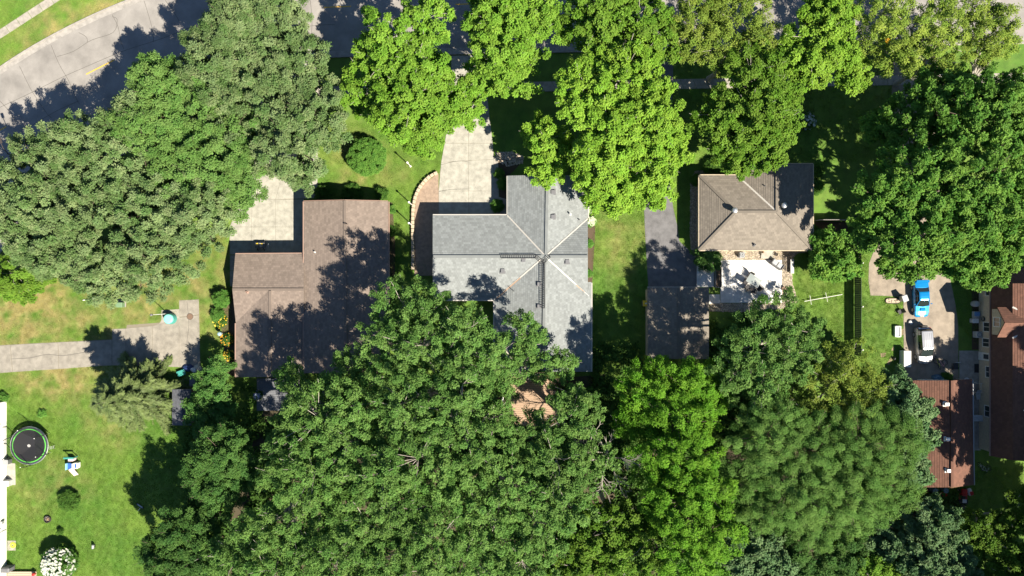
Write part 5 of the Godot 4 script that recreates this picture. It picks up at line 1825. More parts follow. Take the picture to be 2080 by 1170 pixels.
	box_part("bed", o, Vector3(0, 0.3, 0), Vector3(0.55, 0.06, 0.75), M.black, 0.02)
	for s in [-1.0, 1.0]:
		wheel(o, Vector3(s * 0.32, 0.16, 0.25), 0.16, 0.07)
		st = tool()
		bar(st, Vector3(s * 0.25, 0.3, -0.36), Vector3(s * 0.25, 0.9, -0.5), 0.025)
		part("upright", st, M.siding_grey, o)
	st = tool()
	bar(st, Vector3(-0.25, 0.9, -0.5), Vector3(0.25, 0.9, -0.5), 0.025)
	bar(st, Vector3(-0.25, 0.6, -0.43), Vector3(0.25, 0.6, -0.43), 0.02)
	bar(st, Vector3(-0.25, 0.0, -0.36), Vector3(-0.25, 0.3, -0.36), 0.025)
	bar(st, Vector3(0.25, 0.0, -0.36), Vector3(0.25, 0.3, -0.36), 0.025)
	part("frame", st, M.siding_grey, o)
	o = thing("satellite_dish", "white dish on a post at the upper right corner of the red roofed garage", "dish", W(1940, 768))
	st = tool()
	bar(st, Vector3.ZERO, Vector3(0, 2.0, 0), 0.04, 8)
	part("post", st, M.grey_metal, o)
	st = tool()
	lathe(st, [Vector2(0.05, 2.0), Vector2(0.26, 2.06), Vector2(0.34, 2.16), Vector2(0.3, 2.15), Vector2(0.05, 2.05), Vector2(0, 2.05)], 20)
	part("dish", st, M.white, o)
	o = thing("folded_tarp", "blue folded tarp against the garage front", "tarp", W(1902, 766))
	lump(o, "cloth", Vector3(0.6, 0.5, 0.35), mat(0.08, 0.16, 0.24, 0.6), 12)
	lump(o, "fold", Vector3(0.3, 0.6, 0.25), mat(0.14, 0.22, 0.28, 0.6), 13).position = Vector3(0.5, 0, 0.15)
	# beside the siding wall
	sheet("wall_bed", [[1974, 582], [1990, 582], [1990, 710], [1974, 710]], 0.012, M.mulch)
	o = thing("rain_barrel", "round pale barrel by the tan siding wall under the tree", "barrel", W(1976, 617))
	st = tool()
	lathe(st, [Vector2(0, 0), Vector2(0.3, 0), Vector2(0.36, 0.35), Vector2(0.33, 0.8), Vector2(0.1, 0.86), Vector2(0, 0.86)], 20)
	part("barrel", st, M.siding_grey, o)
	st = tool()
	ring(st, 0.34, 0.02, Transform3D(Basis(), Vector3(0, 0.6, 0)), 20, 6)
	part("hoop", st, M.grey_metal, o)
	o = thing("cooler", "blue and white cooler against the tan siding wall", "cooler", W(1979, 639))
	box_part("body", o, Vector3(0, 0.25, 0), Vector3(0.62, 0.5, 0.8), M.siding_grey, 0.04)
	box_part("lid", o, Vector3(0, 0.54, -0.1), Vector3(0.66, 0.1, 0.5), mat(0.12, 0.28, 0.55, 0.5), 0.03)
	o = thing("storage_box", "white box standing just below the blue lidded cooler", "box", W(1975, 651))
	box_part("body", o, Vector3(0, 0.3, 0), Vector3(0.7, 0.6, 0.5), M.siding_grey, 0.04)
	box_part("lid", o, Vector3(0, 0.62, 0), Vector3(0.74, 0.06, 0.54), M.white, 0.02)
	o = thing("hose_coil", "dark garden hose coiled on the tan siding wall", "hose", W(1988, 647) + Vector3(-0.12, 1.0, 0))
	for i in 3:
		st = tool()
		ring(st, 0.28 - i * 0.03, 0.025, Transform3D(Basis(Vector3.FORWARD, PI / 2), Vector3(-i * 0.03, 0, 0)), 20, 6)
		part("coil", st, M.fence, o)
	box_part("hanger", o, Vector3(0.03, 0.2, 0), Vector3(0.12, 0.06, 0.2), M.grey_metal, 0.01)
	o = thing("air_conditioner", "pale square air conditioner beside the tan siding wall near the slab", "air conditioner", W(1981, 679))
	box_part("cabinet", o, Vector3(0, 0.4, 0), Vector3(0.66, 0.76, 0.74), M.siding_grey, 0.04)
	st = tool()
	ring(st, 0.24, 0.03, Transform3D(Basis(), Vector3(0, 0.79, 0)), 24, 6)
	part("fan_grille", st, M.vent, o)
	o = thing("door_mat", "black floor mat on the slab before the house door", "mat", W(1984, 748, 0.05))
	box_part("mat", o, Vector3(0, 0.012, 0), Vector3(0.55, 0.024, 1.0), M.rubber, 0.008)
	box_part("border", o, Vector3(0, 0.006, 0), Vector3(0.62, 0.012, 1.08), M.vent, 0.004)
	o = thing("pet_pen", "pale wire pen with a curved top between the garage and the house", "pen", W(1981, 785))
	for k in 2:
		st = tool()
		var arc := []
		var rd := []
		for i in 13:
			var a := PI * i / 12
			arc.append(Vector3(-0.55 * cos(a), 0.15 + 0.9 * sin(a), -0.5 + k * 1.1))
			rd.append(0.025)
		tube(st, arc, rd)
		part("hoop", st, M.white, o)
	for x in [-0.54, 0.0, 0.54]:
		st = tool()
		bar(st, Vector3(x, 1.04 if x == 0.0 else 0.15, -0.5), Vector3(x, 1.04 if x == 0.0 else 0.15, 0.6), 0.022)
		for e in [-0.5, 0.6]:
			bar(st, Vector3(x, 0.0, e), Vector3(x, 0.16, e), 0.022)
		part("rail", st, M.white, o)
	o = thing("lounge_chair", "white plastic lounge chair in the passage by the garage", "chair", W(1983, 801), 10)
	box_part("seat", o, Vector3(0, 0.35, 0.2), Vector3(0.55, 0.06, 0.7), M.siding_grey, 0.02)
	var lb := box_part("backrest", o, Vector3(0, 0.55, -0.36), Vector3(0.55, 0.06, 0.7), M.siding_grey, 0.02)
	lb.rotation_degrees.x = 40
	for s in [-1.0, 1.0]:
		for z in [-0.1, 0.5]:
			box_part("leg", o, Vector3(s * 0.24, 0.16, z), Vector3(0.05, 0.32, 0.05), M.siding_grey, 0.01)
	o = thing("folding_table", "long pale folding table against the house wall in the passage", "table", W(1994, 847) + Vector3(-0.9, 0, 0), 0)
	box_part("table_top", o, Vector3(0, 0.74, 0), Vector3(1.5, 0.05, 0.75), M.siding_grey, 0.015)
	for s in [-1.0, 1.0]:
		for z in [-0.3, 0.3]:
			box_part("leg", o, Vector3(s * 0.65, 0.36, z), Vector3(0.05, 0.72, 0.05), M.grey_metal, 0.01)
	# behind the garage
	o = thing("riding_mower", "red ride-on mower in the shade behind the red roofed garage", "mower", W(1952, 1006), 0)
	box_part("hood", o, Vector3(0, 0.6, -0.5), Vector3(0.62, 0.42, 0.8), M.red, 0.1)
	box_part("deck", o, Vector3(0, 0.28, 0.05), Vector3(1.1, 0.18, 0.8), M.red, 0.06)
	box_part("chassis", o, Vector3(0, 0.4, 0.2), Vector3(0.5, 0.14, 1.4), M.black, 0.03)
	box_part("seat", o, Vector3(0, 0.66, 0.5), Vector3(0.46, 0.1, 0.42), M.white, 0.04)
	box_part("seat_back", o, Vector3(0, 0.82, 0.74), Vector3(0.46, 0.36, 0.1), M.black, 0.04)
	st = tool()
	ring(st, 0.17, 0.018, Transform3D(Basis(Vector3.RIGHT, 0.5), Vector3(0, 0.92, 0.08)), 18, 6)
	bar(st, Vector3(0, 0.6, -0.1), Vector3(0, 0.92, 0.08), 0.02)
	part("steering_wheel", st, M.black, o)
	for s in [-1.0, 1.0]:
		wheel(o, Vector3(s * 0.42, 0.26, 0.6), 0.26, 0.22)
		wheel(o, Vector3(s * 0.4, 0.18, -0.7), 0.18, 0.14)
	o = thing("toy_car", "red and white toy car standing right of the ride-on mower", "toy car", W(1967, 998), 15)
	box_part("body", o, Vector3(0, 0.25, 0), Vector3(0.45, 0.26, 0.85), M.white, 0.08)
	box_part("roof", o, Vector3(0, 0.62, 0.06), Vector3(0.4, 0.06, 0.42), M.red, 0.02)
	for s in [-1.0, 1.0]:
		for z in [-0.26, 0.3]:
			wheel(o, Vector3(s * 0.22, 0.11, z), 0.11, 0.07)
		for z in [-0.12, 0.24]:
			box_part("pillar", o, Vector3(s * 0.17, 0.48, z), Vector3(0.03, 0.24, 0.03), M.white, 0.006)
	for a in [[1892, 994, 0.34, 0.9, "blue grey drum behind the garage nearest its middle"], [1914, 993, 0.3, 0.8, "pale blue drum behind the garage nearest the mower"], [1900, 1003, 0.28, 0.7, "low dark blue drum standing away from the garage wall"]]:
		o = thing("drum", a[4], "drum", W(a[0], a[1]), 0, "drums behind the garage")
		st = tool()
		lathe(st, [Vector2(0, 0), Vector2(a[2], 0), Vector2(a[2] * 1.03, a[3] * 0.33), Vector2(a[2], a[3] * 0.36), Vector2(a[2] * 1.03, a[3] * 0.66), Vector2(a[2], a[3]), Vector2(a[2] - 0.03, a[3]), Vector2(a[2] - 0.04, a[3] - 0.03), Vector2(0, a[3] - 0.03)], 20)
		part("drum", st, mat(0.14, 0.22, 0.28, 0.5), o)
		st = tool()
		cyl(st, 0.04, a[3] - 0.03, a[3] + 0.02, 8)
		part("bung", st, M.black, o)
	o = thing("red_wagon", "rusty red wagon at the garage corner under the blue green tree", "wagon", W(1873, 998), 15)
	box_part("tray", o, Vector3(0, 0.35, 0), Vector3(1.1, 0.22, 0.6), mat(0.24, 0.05, 0.04, 0.7), 0.04)
	for s in [-1.0, 1.0]:
		for q in [-0.4, 0.4]:
			wheel(o, Vector3(q, 0.16, s * 0.3), 0.16, 0.08)
	o = thing("hand_cart", "red topped cart behind the garage between drums and mower", "cart", W(1914, 1002), 10)
	box_part("tray", o, Vector3(0, 0.4, 0), Vector3(0.6, 0.16, 0.5), M.red, 0.03)
	for s in [-1.0, 1.0]:
		wheel(o, Vector3(s * 0.32, 0.2, 0), 0.2, 0.08)
	o = thing("plank_bench", "white plank bench lying behind the garage", "bench", W(1916, 1062), 5)
	box_part("seat", o, Vector3(0, 0.42, 0), Vector3(1.1, 0.06, 0.3), M.white, 0.02)
	for s in [-1.0, 1.0]:
		box_part("leg", o, Vector3(s * 0.42, 0.2, 0), Vector3(0.08, 0.4, 0.26), M.wood, 0.01)
	o = thing("loose_tyre", "pale ringed tyre lying in the shade at the lower right", "tyre", W(2047, 1012))
	st = tool()
	ring(st, 0.28, 0.1, Transform3D(Basis(), Vector3(0, 0.1, 0)), 24, 8)
	part("tyre", st, M.siding_grey, o)
	st = tool()
	ring(st, 0.19, 0.03, Transform3D(Basis(), Vector3(0, 0.1, 0)), 20, 6)
	part("bead", st, M.rubber, o)
	o = thing("plank_bench", "weathered brown bench seat half hidden by leaves at the lower right", "bench", W(2050, 1082), -8)
	for i in 5:
		box_part("slat", o, Vector3(0, 0.44, -0.4 + i * 0.2), Vector3(1.3, 0.04, 0.17), M.wood, 0.01)
	for s in [-1.0, 1.0]:
		box_part("leg", o, Vector3(s * 0.55, 0.21, 0), Vector3(0.08, 0.42, 0.8), M.wood, 0.01)
	o = thing("plastic_toy", "orange toy beside the weathered bench at the lower right", "toy", W(2065, 1073))
	lump(o, "body", Vector3(0.3, 0.35, 0.22), mat(0.7, 0.24, 0.02, 0.5), 21)
	lump(o, "cap", Vector3(0.12, 0.48, 0.12), M.yellow, 22)
	o = thing("toy_tricycle", "yellow toy on the small sunny grass patch at the lower right", "toy", W(1944, 1098))
	box_part("seat", o, Vector3(0, 0.28, 0), Vector3(0.25, 0.1, 0.4), M.yellow, 0.04)
	for q in [[0, 0.3], [-0.18, -0.22], [0.18, -0.22]]:
		wheel(o, Vector3(q[0], 0.14, q[1]), 0.14, 0.06)
	o = thing("hand_trolley", "red hand trolley glimpsed through the dark crown over the drive", "trolley", W(1845, 432), 0)
	box_part("tray", o, Vector3(0, 0.4, 0), Vector3(0.7, 0.3, 0.9), M.red, 0.06)
	for s in [-1.0, 1.0]:
		wheel(o, Vector3(s * 0.36, 0.2, 0.2), 0.2, 0.08)
# ---------- plants ----------
var leaf_mesh := {}

func leaves(key: String, n: int, length: float, width: float, spread: float, droop: float) -> Mesh:
	# a spray of folded leaves on short stalks, loosely facing up
	if leaf_mesh.has(key):
		return leaf_mesh[key]
	var r := RandomNumberGenerator.new()
	r.seed = hash(key)
	var st := tool()
	for i in n:
		var a := r.randf() * TAU
		var rad := spread * sqrt(r.randf())
		var c := Vector3(cos(a) * rad, r.randf_range(-0.45, 0.45) * spread, sin(a) * rad)
		var dirv := Vector3(cos(a + r.randf_range(-1.0, 1.0)), r.randf_range(-droop, 0.35), sin(a + r.randf_range(-1.0, 1.0))).normalized()
		var nrm := Vector3(r.randf_range(-0.75, 0.75), 1.0, r.randf_range(-0.75, 0.75)).normalized()
		var sd := dirv.cross(nrm).normalized()
		nrm = sd.cross(dirv).normalized()
		var l := length * r.randf_range(0.7, 1.25)
		var w := width * r.randf_range(0.75, 1.2)
		var base := c
		var tip := c + dirv * l
		var mid := c + dirv * l * 0.45
		var up := nrm * w * 0.18
		var p := mid + sd * w * 0.5 + up
		var q := mid - sd * w * 0.5 + up
		for t in [[base, p, tip], [base, tip, q]]:
			var fn: Vector3 = (t[1] - t[0]).cross(t[2] - t[0]).normalized()
			if fn.y < 0.0:
				fn = -fn
			var ids := [0, 1, 2] if (t[1] - t[0]).cross(t[2] - t[0]).dot(fn) < 0.0 else [0, 2, 1]
			for k in ids:
				st.set_normal(fn)
				st.add_vertex(t[k])
	leaf_mesh[key] = st.commit()
	return leaf_mesh[key]

# kind: leaf colour (linear), clump size, leaves, variation
var KIND := {
	"oak": {"c": Color(0.095, 0.175, 0.052), "c2": Color(0.205, 0.282, 0.125), "mesh": ["oak", 17, 0.205, 0.126, 0.27, 0.3], "clump": 0.52, "dense": 1.0, "n": 13, "bark": "bark"},
	"oak_green": {"c": Color(0.090, 0.192, 0.042), "c2": Color(0.142, 0.250, 0.066), "mesh": ["oak", 17, 0.205, 0.126, 0.27, 0.3], "clump": 0.52, "dense": 0.95, "n": 12, "bark": "bark"},
	"lime": {"c": Color(0.122, 0.265, 0.026), "c2": Color(0.185, 0.330, 0.044), "mesh": ["lime", 16, 0.205, 0.151, 0.26, 0.4], "clump": 0.52, "dense": 1.0, "n": 12, "bark": "bark_pale"},
	"gold": {"c": Color(0.155, 0.310, 0.030), "c2": Color(0.220, 0.375, 0.046), "mesh": ["lime", 16, 0.205, 0.151, 0.26, 0.4], "clump": 0.5, "dense": 1.1, "n": 13, "bark": "bark_pale"},
	"olive": {"c": Color(0.150, 0.245, 0.036), "c2": Color(0.235, 0.315, 0.055), "mesh": ["olive", 16, 0.164, 0.101, 0.26, 0.4], "clump": 0.46, "dense": 0.75, "n": 9, "bark": "bark_pale"},
	"maple": {"c": Color(0.070, 0.180, 0.028), "c2": Color(0.145, 0.275, 0.045), "mesh": ["maple", 16, 0.230, 0.176, 0.28, 0.4], "clump": 0.54, "dense": 0.95, "n": 12, "bark": "bark"},
	"cotton": {"c": Color(0.084, 0.188, 0.040), "c2": Color(0.148, 0.265, 0.066), "mesh": ["cotton", 17, 0.156, 0.118, 0.26, 0.5], "clump": 0.46, "dense": 0.74, "n": 12, "bark": "bark_pale"},
	"vivid": {"c": Color(0.085, 0.225, 0.016), "c2": Color(0.135, 0.285, 0.026), "mesh": ["vivid", 16, 0.213, 0.101, 0.28, 0.5], "clump": 0.54, "dense": 0.9, "n": 12, "bark": "bark"},
	"locust": {"c": Color(0.080, 0.182, 0.036), "c2": Color(0.132, 0.242, 0.056), "mesh": ["locust", 22, 0.164, 0.059, 0.28, 0.6], "clump": 0.5, "dense": 1.05, "n": 12, "bark": "bark"},
	"blue": {"c": Color(0.075, 0.155, 0.060), "c2": Color(0.140, 0.225, 0.100), "mesh": ["maple", 16, 0.230, 0.176, 0.28, 0.4], "clump": 0.5, "dense": 1.0, "n": 12, "bark": "bark"},
	"dark": {"c": Color(0.050, 0.130, 0.030), "c2": Color(0.09, 0.185, 0.042), "mesh": ["dark", 17, 0.164, 0.118, 0.26, 0.4], "clump": 0.46, "dense": 1.0, "n": 11, "bark": "bark"},
	"bush": {"c": Color(0.060, 0.150, 0.026), "c2": Color(0.10, 0.205, 0.036), "mesh": ["bush", 14, 0.090, 0.055, 0.15, 0.3], "clump": 0.2, "dense": 1.3, "n": 10, "bark": "bark"},
	"light_bush": {"c": Color(0.085, 0.22, 0.038), "c2": Color(0.135, 0.28, 0.055), "mesh": ["bush", 14, 0.090, 0.055, 0.15, 0.3], "clump": 0.2, "dense": 1.2, "n": 10, "bark": "bark"},
}

func fill_lobe(b: PackedFloat32Array, c: Vector3, r: float, k: Dictionary, tint: float, gaps: float, low := -0.15, flat := 0.78) -> Array:
	# leafy twigs pointing outwards over the shell of a lobe, evenly spread with gaps; returns some twig ends
	var ends := []
	var rc: float = k.clump
	var n := int(TAU * r * r * (1.0 - low) / (rc * rc * 3.6) * float(k.dense)) + 6
	var off := rr(0, 500)
	var turn := rr(0, TAU)
	for i in n:
		var y := clampf(lerpf(1.0, low, (i + 0.5) / n) + rr(-0.06, 0.06), -0.95, 1.0)
		var a := turn + i * 2.39996 + rr(-0.35, 0.35)
		var d := Vector3(cos(a) * sqrt(1.0 - y * y), y, sin(a) * sqrt(1.0 - y * y))
		var g := noise.get_noise_3d(d.x * r * 0.5 + off, d.y * r * 0.5, d.z * r * 0.5 + off)
		var deep := i % 6 == 5
		if g < -0.30 + gaps * 0.22 and not deep:
			continue
		var kr := 0.84 + 0.5 * g + rr(-0.14, 0.12) if gaps > -0.9 else 0.92 + 0.1 * g + rr(-0.04, 0.03)
		if deep:
			kr = rr(0.35, 0.7)
		var q := c + d * Vector3(1.0, flat, 1.0) * r * kr
		if q.y < 0.2:
			q.y = 0.2 + rr(0, 0.2)
		if i % 7 == 0:
			ends.append(q)
		var axis := (d + Vector3(rr(-0.5, 0.5), rr(0.0, 0.6), rr(-0.5, 0.5))).normalized()
		var len := rc * rr(0.9, 2.0)
		var cr := rc * rr(0.55, 0.95)
		var ct := rr(0.88, 1.12) * tint
		var mixk := rr(0.0, 1.0)
		var m := int(k.n) + int(len * 4.0)
		for j in m:
			var t := rr(0, 1)
			var e := Vector3(rr(-1, 1), rr(-1, 1), rr(-1, 1))
			if e.length() > 1.0:
				e = e.normalized()
			var p := q + axis * (t - 0.4) * len + e * cr * (1.0 - 0.6 * t) * Vector3(1, 0.75, 1)
			var outw := (e * 0.7 + axis * 0.6 + Vector3(0, 0.8, 0)).normalized()
			var bs := Basis(Quaternion(Vector3.UP, outw)) * Basis(Vector3.UP, rr(0, TAU))
			bs = bs.scaled(Vector3.ONE * rr(0.75, 1.15))
			var col: Color = (k.c as Color).lerp(k.c2, clampf(mixk + rr(-0.3, 0.3), 0.0, 1.0))
			var f := ct * rr(0.88, 1.12)
			put(b, Transform3D(bs, p), Color(col.r * f * rr(0.93, 1.08), col.g * f, col.b * f))
	return ends

func tree(called: String, label: String, kind: String, top: float, lobes: Array, category := "tree", base = null, tint := 1.0, gaps := 0.0, group := "") -> Node3D:
	# lobes: [photo x, photo y, radius in photo pixels, optional height of the lobe's centre]
	var k: Dictionary = KIND[kind]
	var cs := []
	var mean := Vector3.ZERO
	for l in lobes:
		var r0: float = l[2] / S * (H - top * 0.8) / H
		var h: float = l[3] if l.size() > 3 else maxf(top - r0 * 0.78, top * 0.5)
		var r: float = l[2] / S * (H - h) / H
		var p := W(l[0], l[1], h)
		cs.append([p, r])
		mean += Vector3(p.x, 0, p.z)
	mean /= cs.size()
	if base != null:
		mean = W(base[0], base[1])
	var o := thing(called, label, category, Vector3(mean.x, 0, mean.z), 0.0, group)
	var bm: Material = M[k.bark]
	var fork := Vector3(0, top * 0.3, 0)
	var tr := 0.014 * top + 0.1
	var st := tool()
	tube(st, [Vector3(0, -0.1, 0), Vector3(0, 0.5, 0), Vector3(rr(-0.1, 0.1), top * 0.15, rr(-0.1, 0.1)), fork], [tr * 1.5, tr * 1.05, tr * 0.95, tr * 0.85], 9)
	part("trunk", st, bm, o)
	var b := PackedFloat32Array()
	for c in cs:
		var p: Vector3 = c[0] - o.position
		var r: float = c[1]
		var ends := fill_lobe(b, p, r, k, tint * rr(0.94, 1.06), gaps)
		st = tool()
		var mid := fork.lerp(p, 0.5) + Vector3(rr(-0.4, 0.4), rr(0.2, 0.9), rr(-0.4, 0.4))
		tube(st, [fork - Vector3(0, 0.2, 0), mid, p], [tr * 0.6, tr * 0.42, tr * 0.26], 7)
		for e in ends:
			var v: Vector3 = e - p
			var kk := p + v * 0.5 + Vector3(rr(-0.25, 0.25), rr(0.1, 0.4), rr(-0.25, 0.25))
			tube(st, [p, kk, e, e + v.normalized() * 0.75 + Vector3(0, 0.35, 0)], [tr * 0.13, tr * 0.1, 0.03, 0.012], 5)
		part("limb", st, bm, o)
	scatter("crown", leaves(k.mesh[0], k.mesh[1], k.mesh[2], k.mesh[3], k.mesh[4], k.mesh[5]), M.leaf, b, o).set_meta("kind", "stuff")
	return o

func shrub(called: String, label: String, kind: String, px: float, py: float, rpx: float, hgt: float, tint := 1.0, group := "", category := "shrub") -> Node3D:
	var k: Dictionary = KIND[kind]
	var p := W(px, py, hgt * 0.55)
	var o := thing(called, label, category, Vector3(p.x, 0, p.z), 0.0, group)
	var r := rpx / S * (H - hgt * 0.55) / H
	var b := PackedFloat32Array()
	var sq := hgt * 0.5 / r
	var ends := fill_lobe(b, Vector3(0, hgt * 0.45, 0), r * 0.95, k, tint, -1.0, -0.6, sq)
	scatter("foliage", leaves(k.mesh[0], k.mesh[1], k.mesh[2], k.mesh[3], k.mesh[4], k.mesh[5]), M.leaf, b, o).set_meta("kind", "stuff")
	var st := tool()
	for i in mini(6, ends.size()):
		var e: Vector3 = ends[i]
		tube(st, [Vector3.ZERO, Vector3(e.x * 0.4, hgt * 0.35, e.z * 0.4), Vector3(e.x * 0.8, hgt * 0.6, e.z * 0.8)], [0.05, 0.035, 0.015], 5)
	part("stems", st, M.bark, o)
	return o

func flowers(o: Node3D, b_count: int, r: float, hgt: float, cols: Array, size := 0.1) -> void:
	var st := tool()
	for i in 6:
		var a := TAU * i / 6
		face(st, [Vector3.ZERO, Vector3(cos(a - 0.45), 0.25, sin(a - 0.45)) * 0.8, Vector3(cos(a), 0.35, sin(a)), Vector3(cos(a + 0.45), 0.25, sin(a + 0.45)) * 0.8], Vector3.UP)
	var b := PackedFloat32Array()
	for i in b_count:
		var a := rr(0, TAU)
		var q := r * sqrt(rr(0, 1))
		var y := hgt * (1.0 - 0.5 * pow(q / r, 2.0)) + rr(-0.05, 0.12)
		var c: Color = cols[rng.randi() % cols.size()]
		put(b, Transform3D(Basis(Vector3.UP, rr(0, TAU)).scaled(Vector3.ONE * size * rr(0.7, 1.3)), Vector3(cos(a) * q, y, sin(a) * q)), c)
	scatter("blossoms", st.commit(), M.petal, b, o).set_meta("kind", "stuff")

func conifer(label: String, at: Vector3, hgt: float, rad: float, c: Color, c2: Color, lean := Vector3.ZERO) -> void:
	var o := thing("spruce_tree", label, "tree", at)
	var st := tool()
	tube(st, [Vector3(0, -0.1, 0), Vector3(0, hgt * 0.5, 0) + lean * 0.5, Vector3(0, hgt, 0) + lean], [0.26, 0.15, 0.02], 8)
	part("trunk", st, M.bark, o)
	var spray := tool()
	var r2 := RandomNumberGenerator.new()
	r2.seed = 77
	for i in 38:
		var z := r2.randf_range(-0.32, 0.32)
		var sg := 1.0 if i % 2 == 0 else -1.0
		var dv := Vector3(sg * r2.randf_range(0.4, 1.0), r2.randf_range(-0.5, 0.35), r2.randf_range(0.3, 1.0)).normalized()
		var s := dv.cross(Vector3.UP).normalized() * 0.034
		var p := Vector3(0, r2.randf_range(-0.03, 0.03), z)
		var l := r2.randf_range(0.14, 0.26)
		face(spray, [p - s, p + s, p + dv * l], Vector3.UP)
	for i in 3:
		face(spray, [Vector3(-0.012, 0.01 * i, -0.35), Vector3(0.012, 0.01 * i, -0.35), Vector3(0, 0, 0.4)], Vector3.UP)
	var b := PackedFloat32Array()
	var limbs := tool()
	var levels := int(hgt * 1.9)
	for i in levels:
		var t := float(i) / levels
		var y := hgt * (0.06 + 0.93 * t)
		var len := rad * pow(1.0 - t, 0.65) * rr(0.85, 1.08) + 0.15
		var nb := 5 + int((1.0 - t) * 2.0)
		var a0 := rr(0, TAU)
		for q in nb:
			var a := a0 + TAU * q / nb + rr(-0.2, 0.2)
			var bl := len * rr(0.78, 1.1)
			var d := Vector3(cos(a), 0, sin(a))
			var root := Vector3(0, y, 0) + lean * (y / hgt)
			var tip := root + d * bl + Vector3(0, -0.18 * bl + 0.1, 0)
			tube(limbs, [root, root.lerp(tip, 0.5) + Vector3(0, -0.08 * bl, 0), tip], [0.045, 0.03, 0.01], 4)
			var m := int(bl / 0.2) + 1
			for j in m:
				var f := (j + 0.6) / m
				if f < 0.25:
					continue
				var p := root.lerp(tip, f) + Vector3(0, -0.3 * bl * f * (1.0 - f), 0)
				for s in 3:
					var sidew := (s - 1) * (1.0 - f * 0.75) * minf(bl * 0.13, 0.5)
					var pp := p + d.cross(Vector3.UP) * (sidew + rr(-0.1, 0.1)) + Vector3(0, rr(-0.1, 0.08), 0)
					var yaw := atan2(d.x, d.z) + (s - 1) * -0.55 + rr(-0.2, 0.2)
					var bs := Basis(Vector3.UP, yaw) * Basis(Vector3.RIGHT, rr(-0.1, 0.4))
					var g := rr(0.75, 1.2)
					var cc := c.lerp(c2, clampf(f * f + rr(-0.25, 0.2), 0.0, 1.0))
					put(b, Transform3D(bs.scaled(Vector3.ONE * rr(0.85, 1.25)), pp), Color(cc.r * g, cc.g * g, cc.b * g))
	part("limbs", limbs, M.bark, o)
	scatter("crown", spray.commit(), M.needle, b, o).set_meta("kind", "stuff")

func dead_limbs(label: String, px: float, py: float, h: float, span: float, n: int) -> void:
	var p := W(px, py)
	var o := thing("bare_tree", label, "tree", p)
	var st := tool()
	tube(st, [Vector3(0, -0.1, 0), Vector3(0.1, h * 0.5, 0.1), Vector3(0, h * 0.8, 0)], [0.2, 0.15, 0.09], 8)
	part("trunk", st, M.bark_pale, o)
	for i in n:
		st = tool()
		var a := TAU * i / n + rr(-0.4, 0.4)
		var q := Vector3(0, h * rr(0.6, 0.82), 0)
		var e := q + Vector3(cos(a) * span * rr(0.5, 1.0), rr(0.2, 1.5), sin(a) * span * rr(0.5, 1.0))
		var m := q.lerp(e, 0.5) + Vector3(rr(-0.4, 0.4), rr(0, 0.5), rr(-0.4, 0.4))
		tube(st, [q, m, e], [0.085, 0.06, 0.025], 6)
		for j in 9:
			var s := m.lerp(e, rr(-0.4, 1.0))
			var d := (e - q).normalized().rotated(Vector3.UP, rr(-1.1, 1.1))
			var l := rr(0.7, 1.9)
			var k2 := s + d * l * 0.5 + Vector3(0, rr(0, 0.3), 0)
			tube(st, [s, k2, s + d.rotated(Vector3.UP, rr(-0.4, 0.4)) * l], [0.04, 0.028, 0.012], 4)
			for z in 2:
				var d3 := d.rotated(Vector3.UP, rr(-1.0, 1.0))
				tube(st, [k2, k2 + d3 * rr(0.3, 0.9)], [0.022, 0.01], 4)
		part("limb", st, M.bark_pale, o)

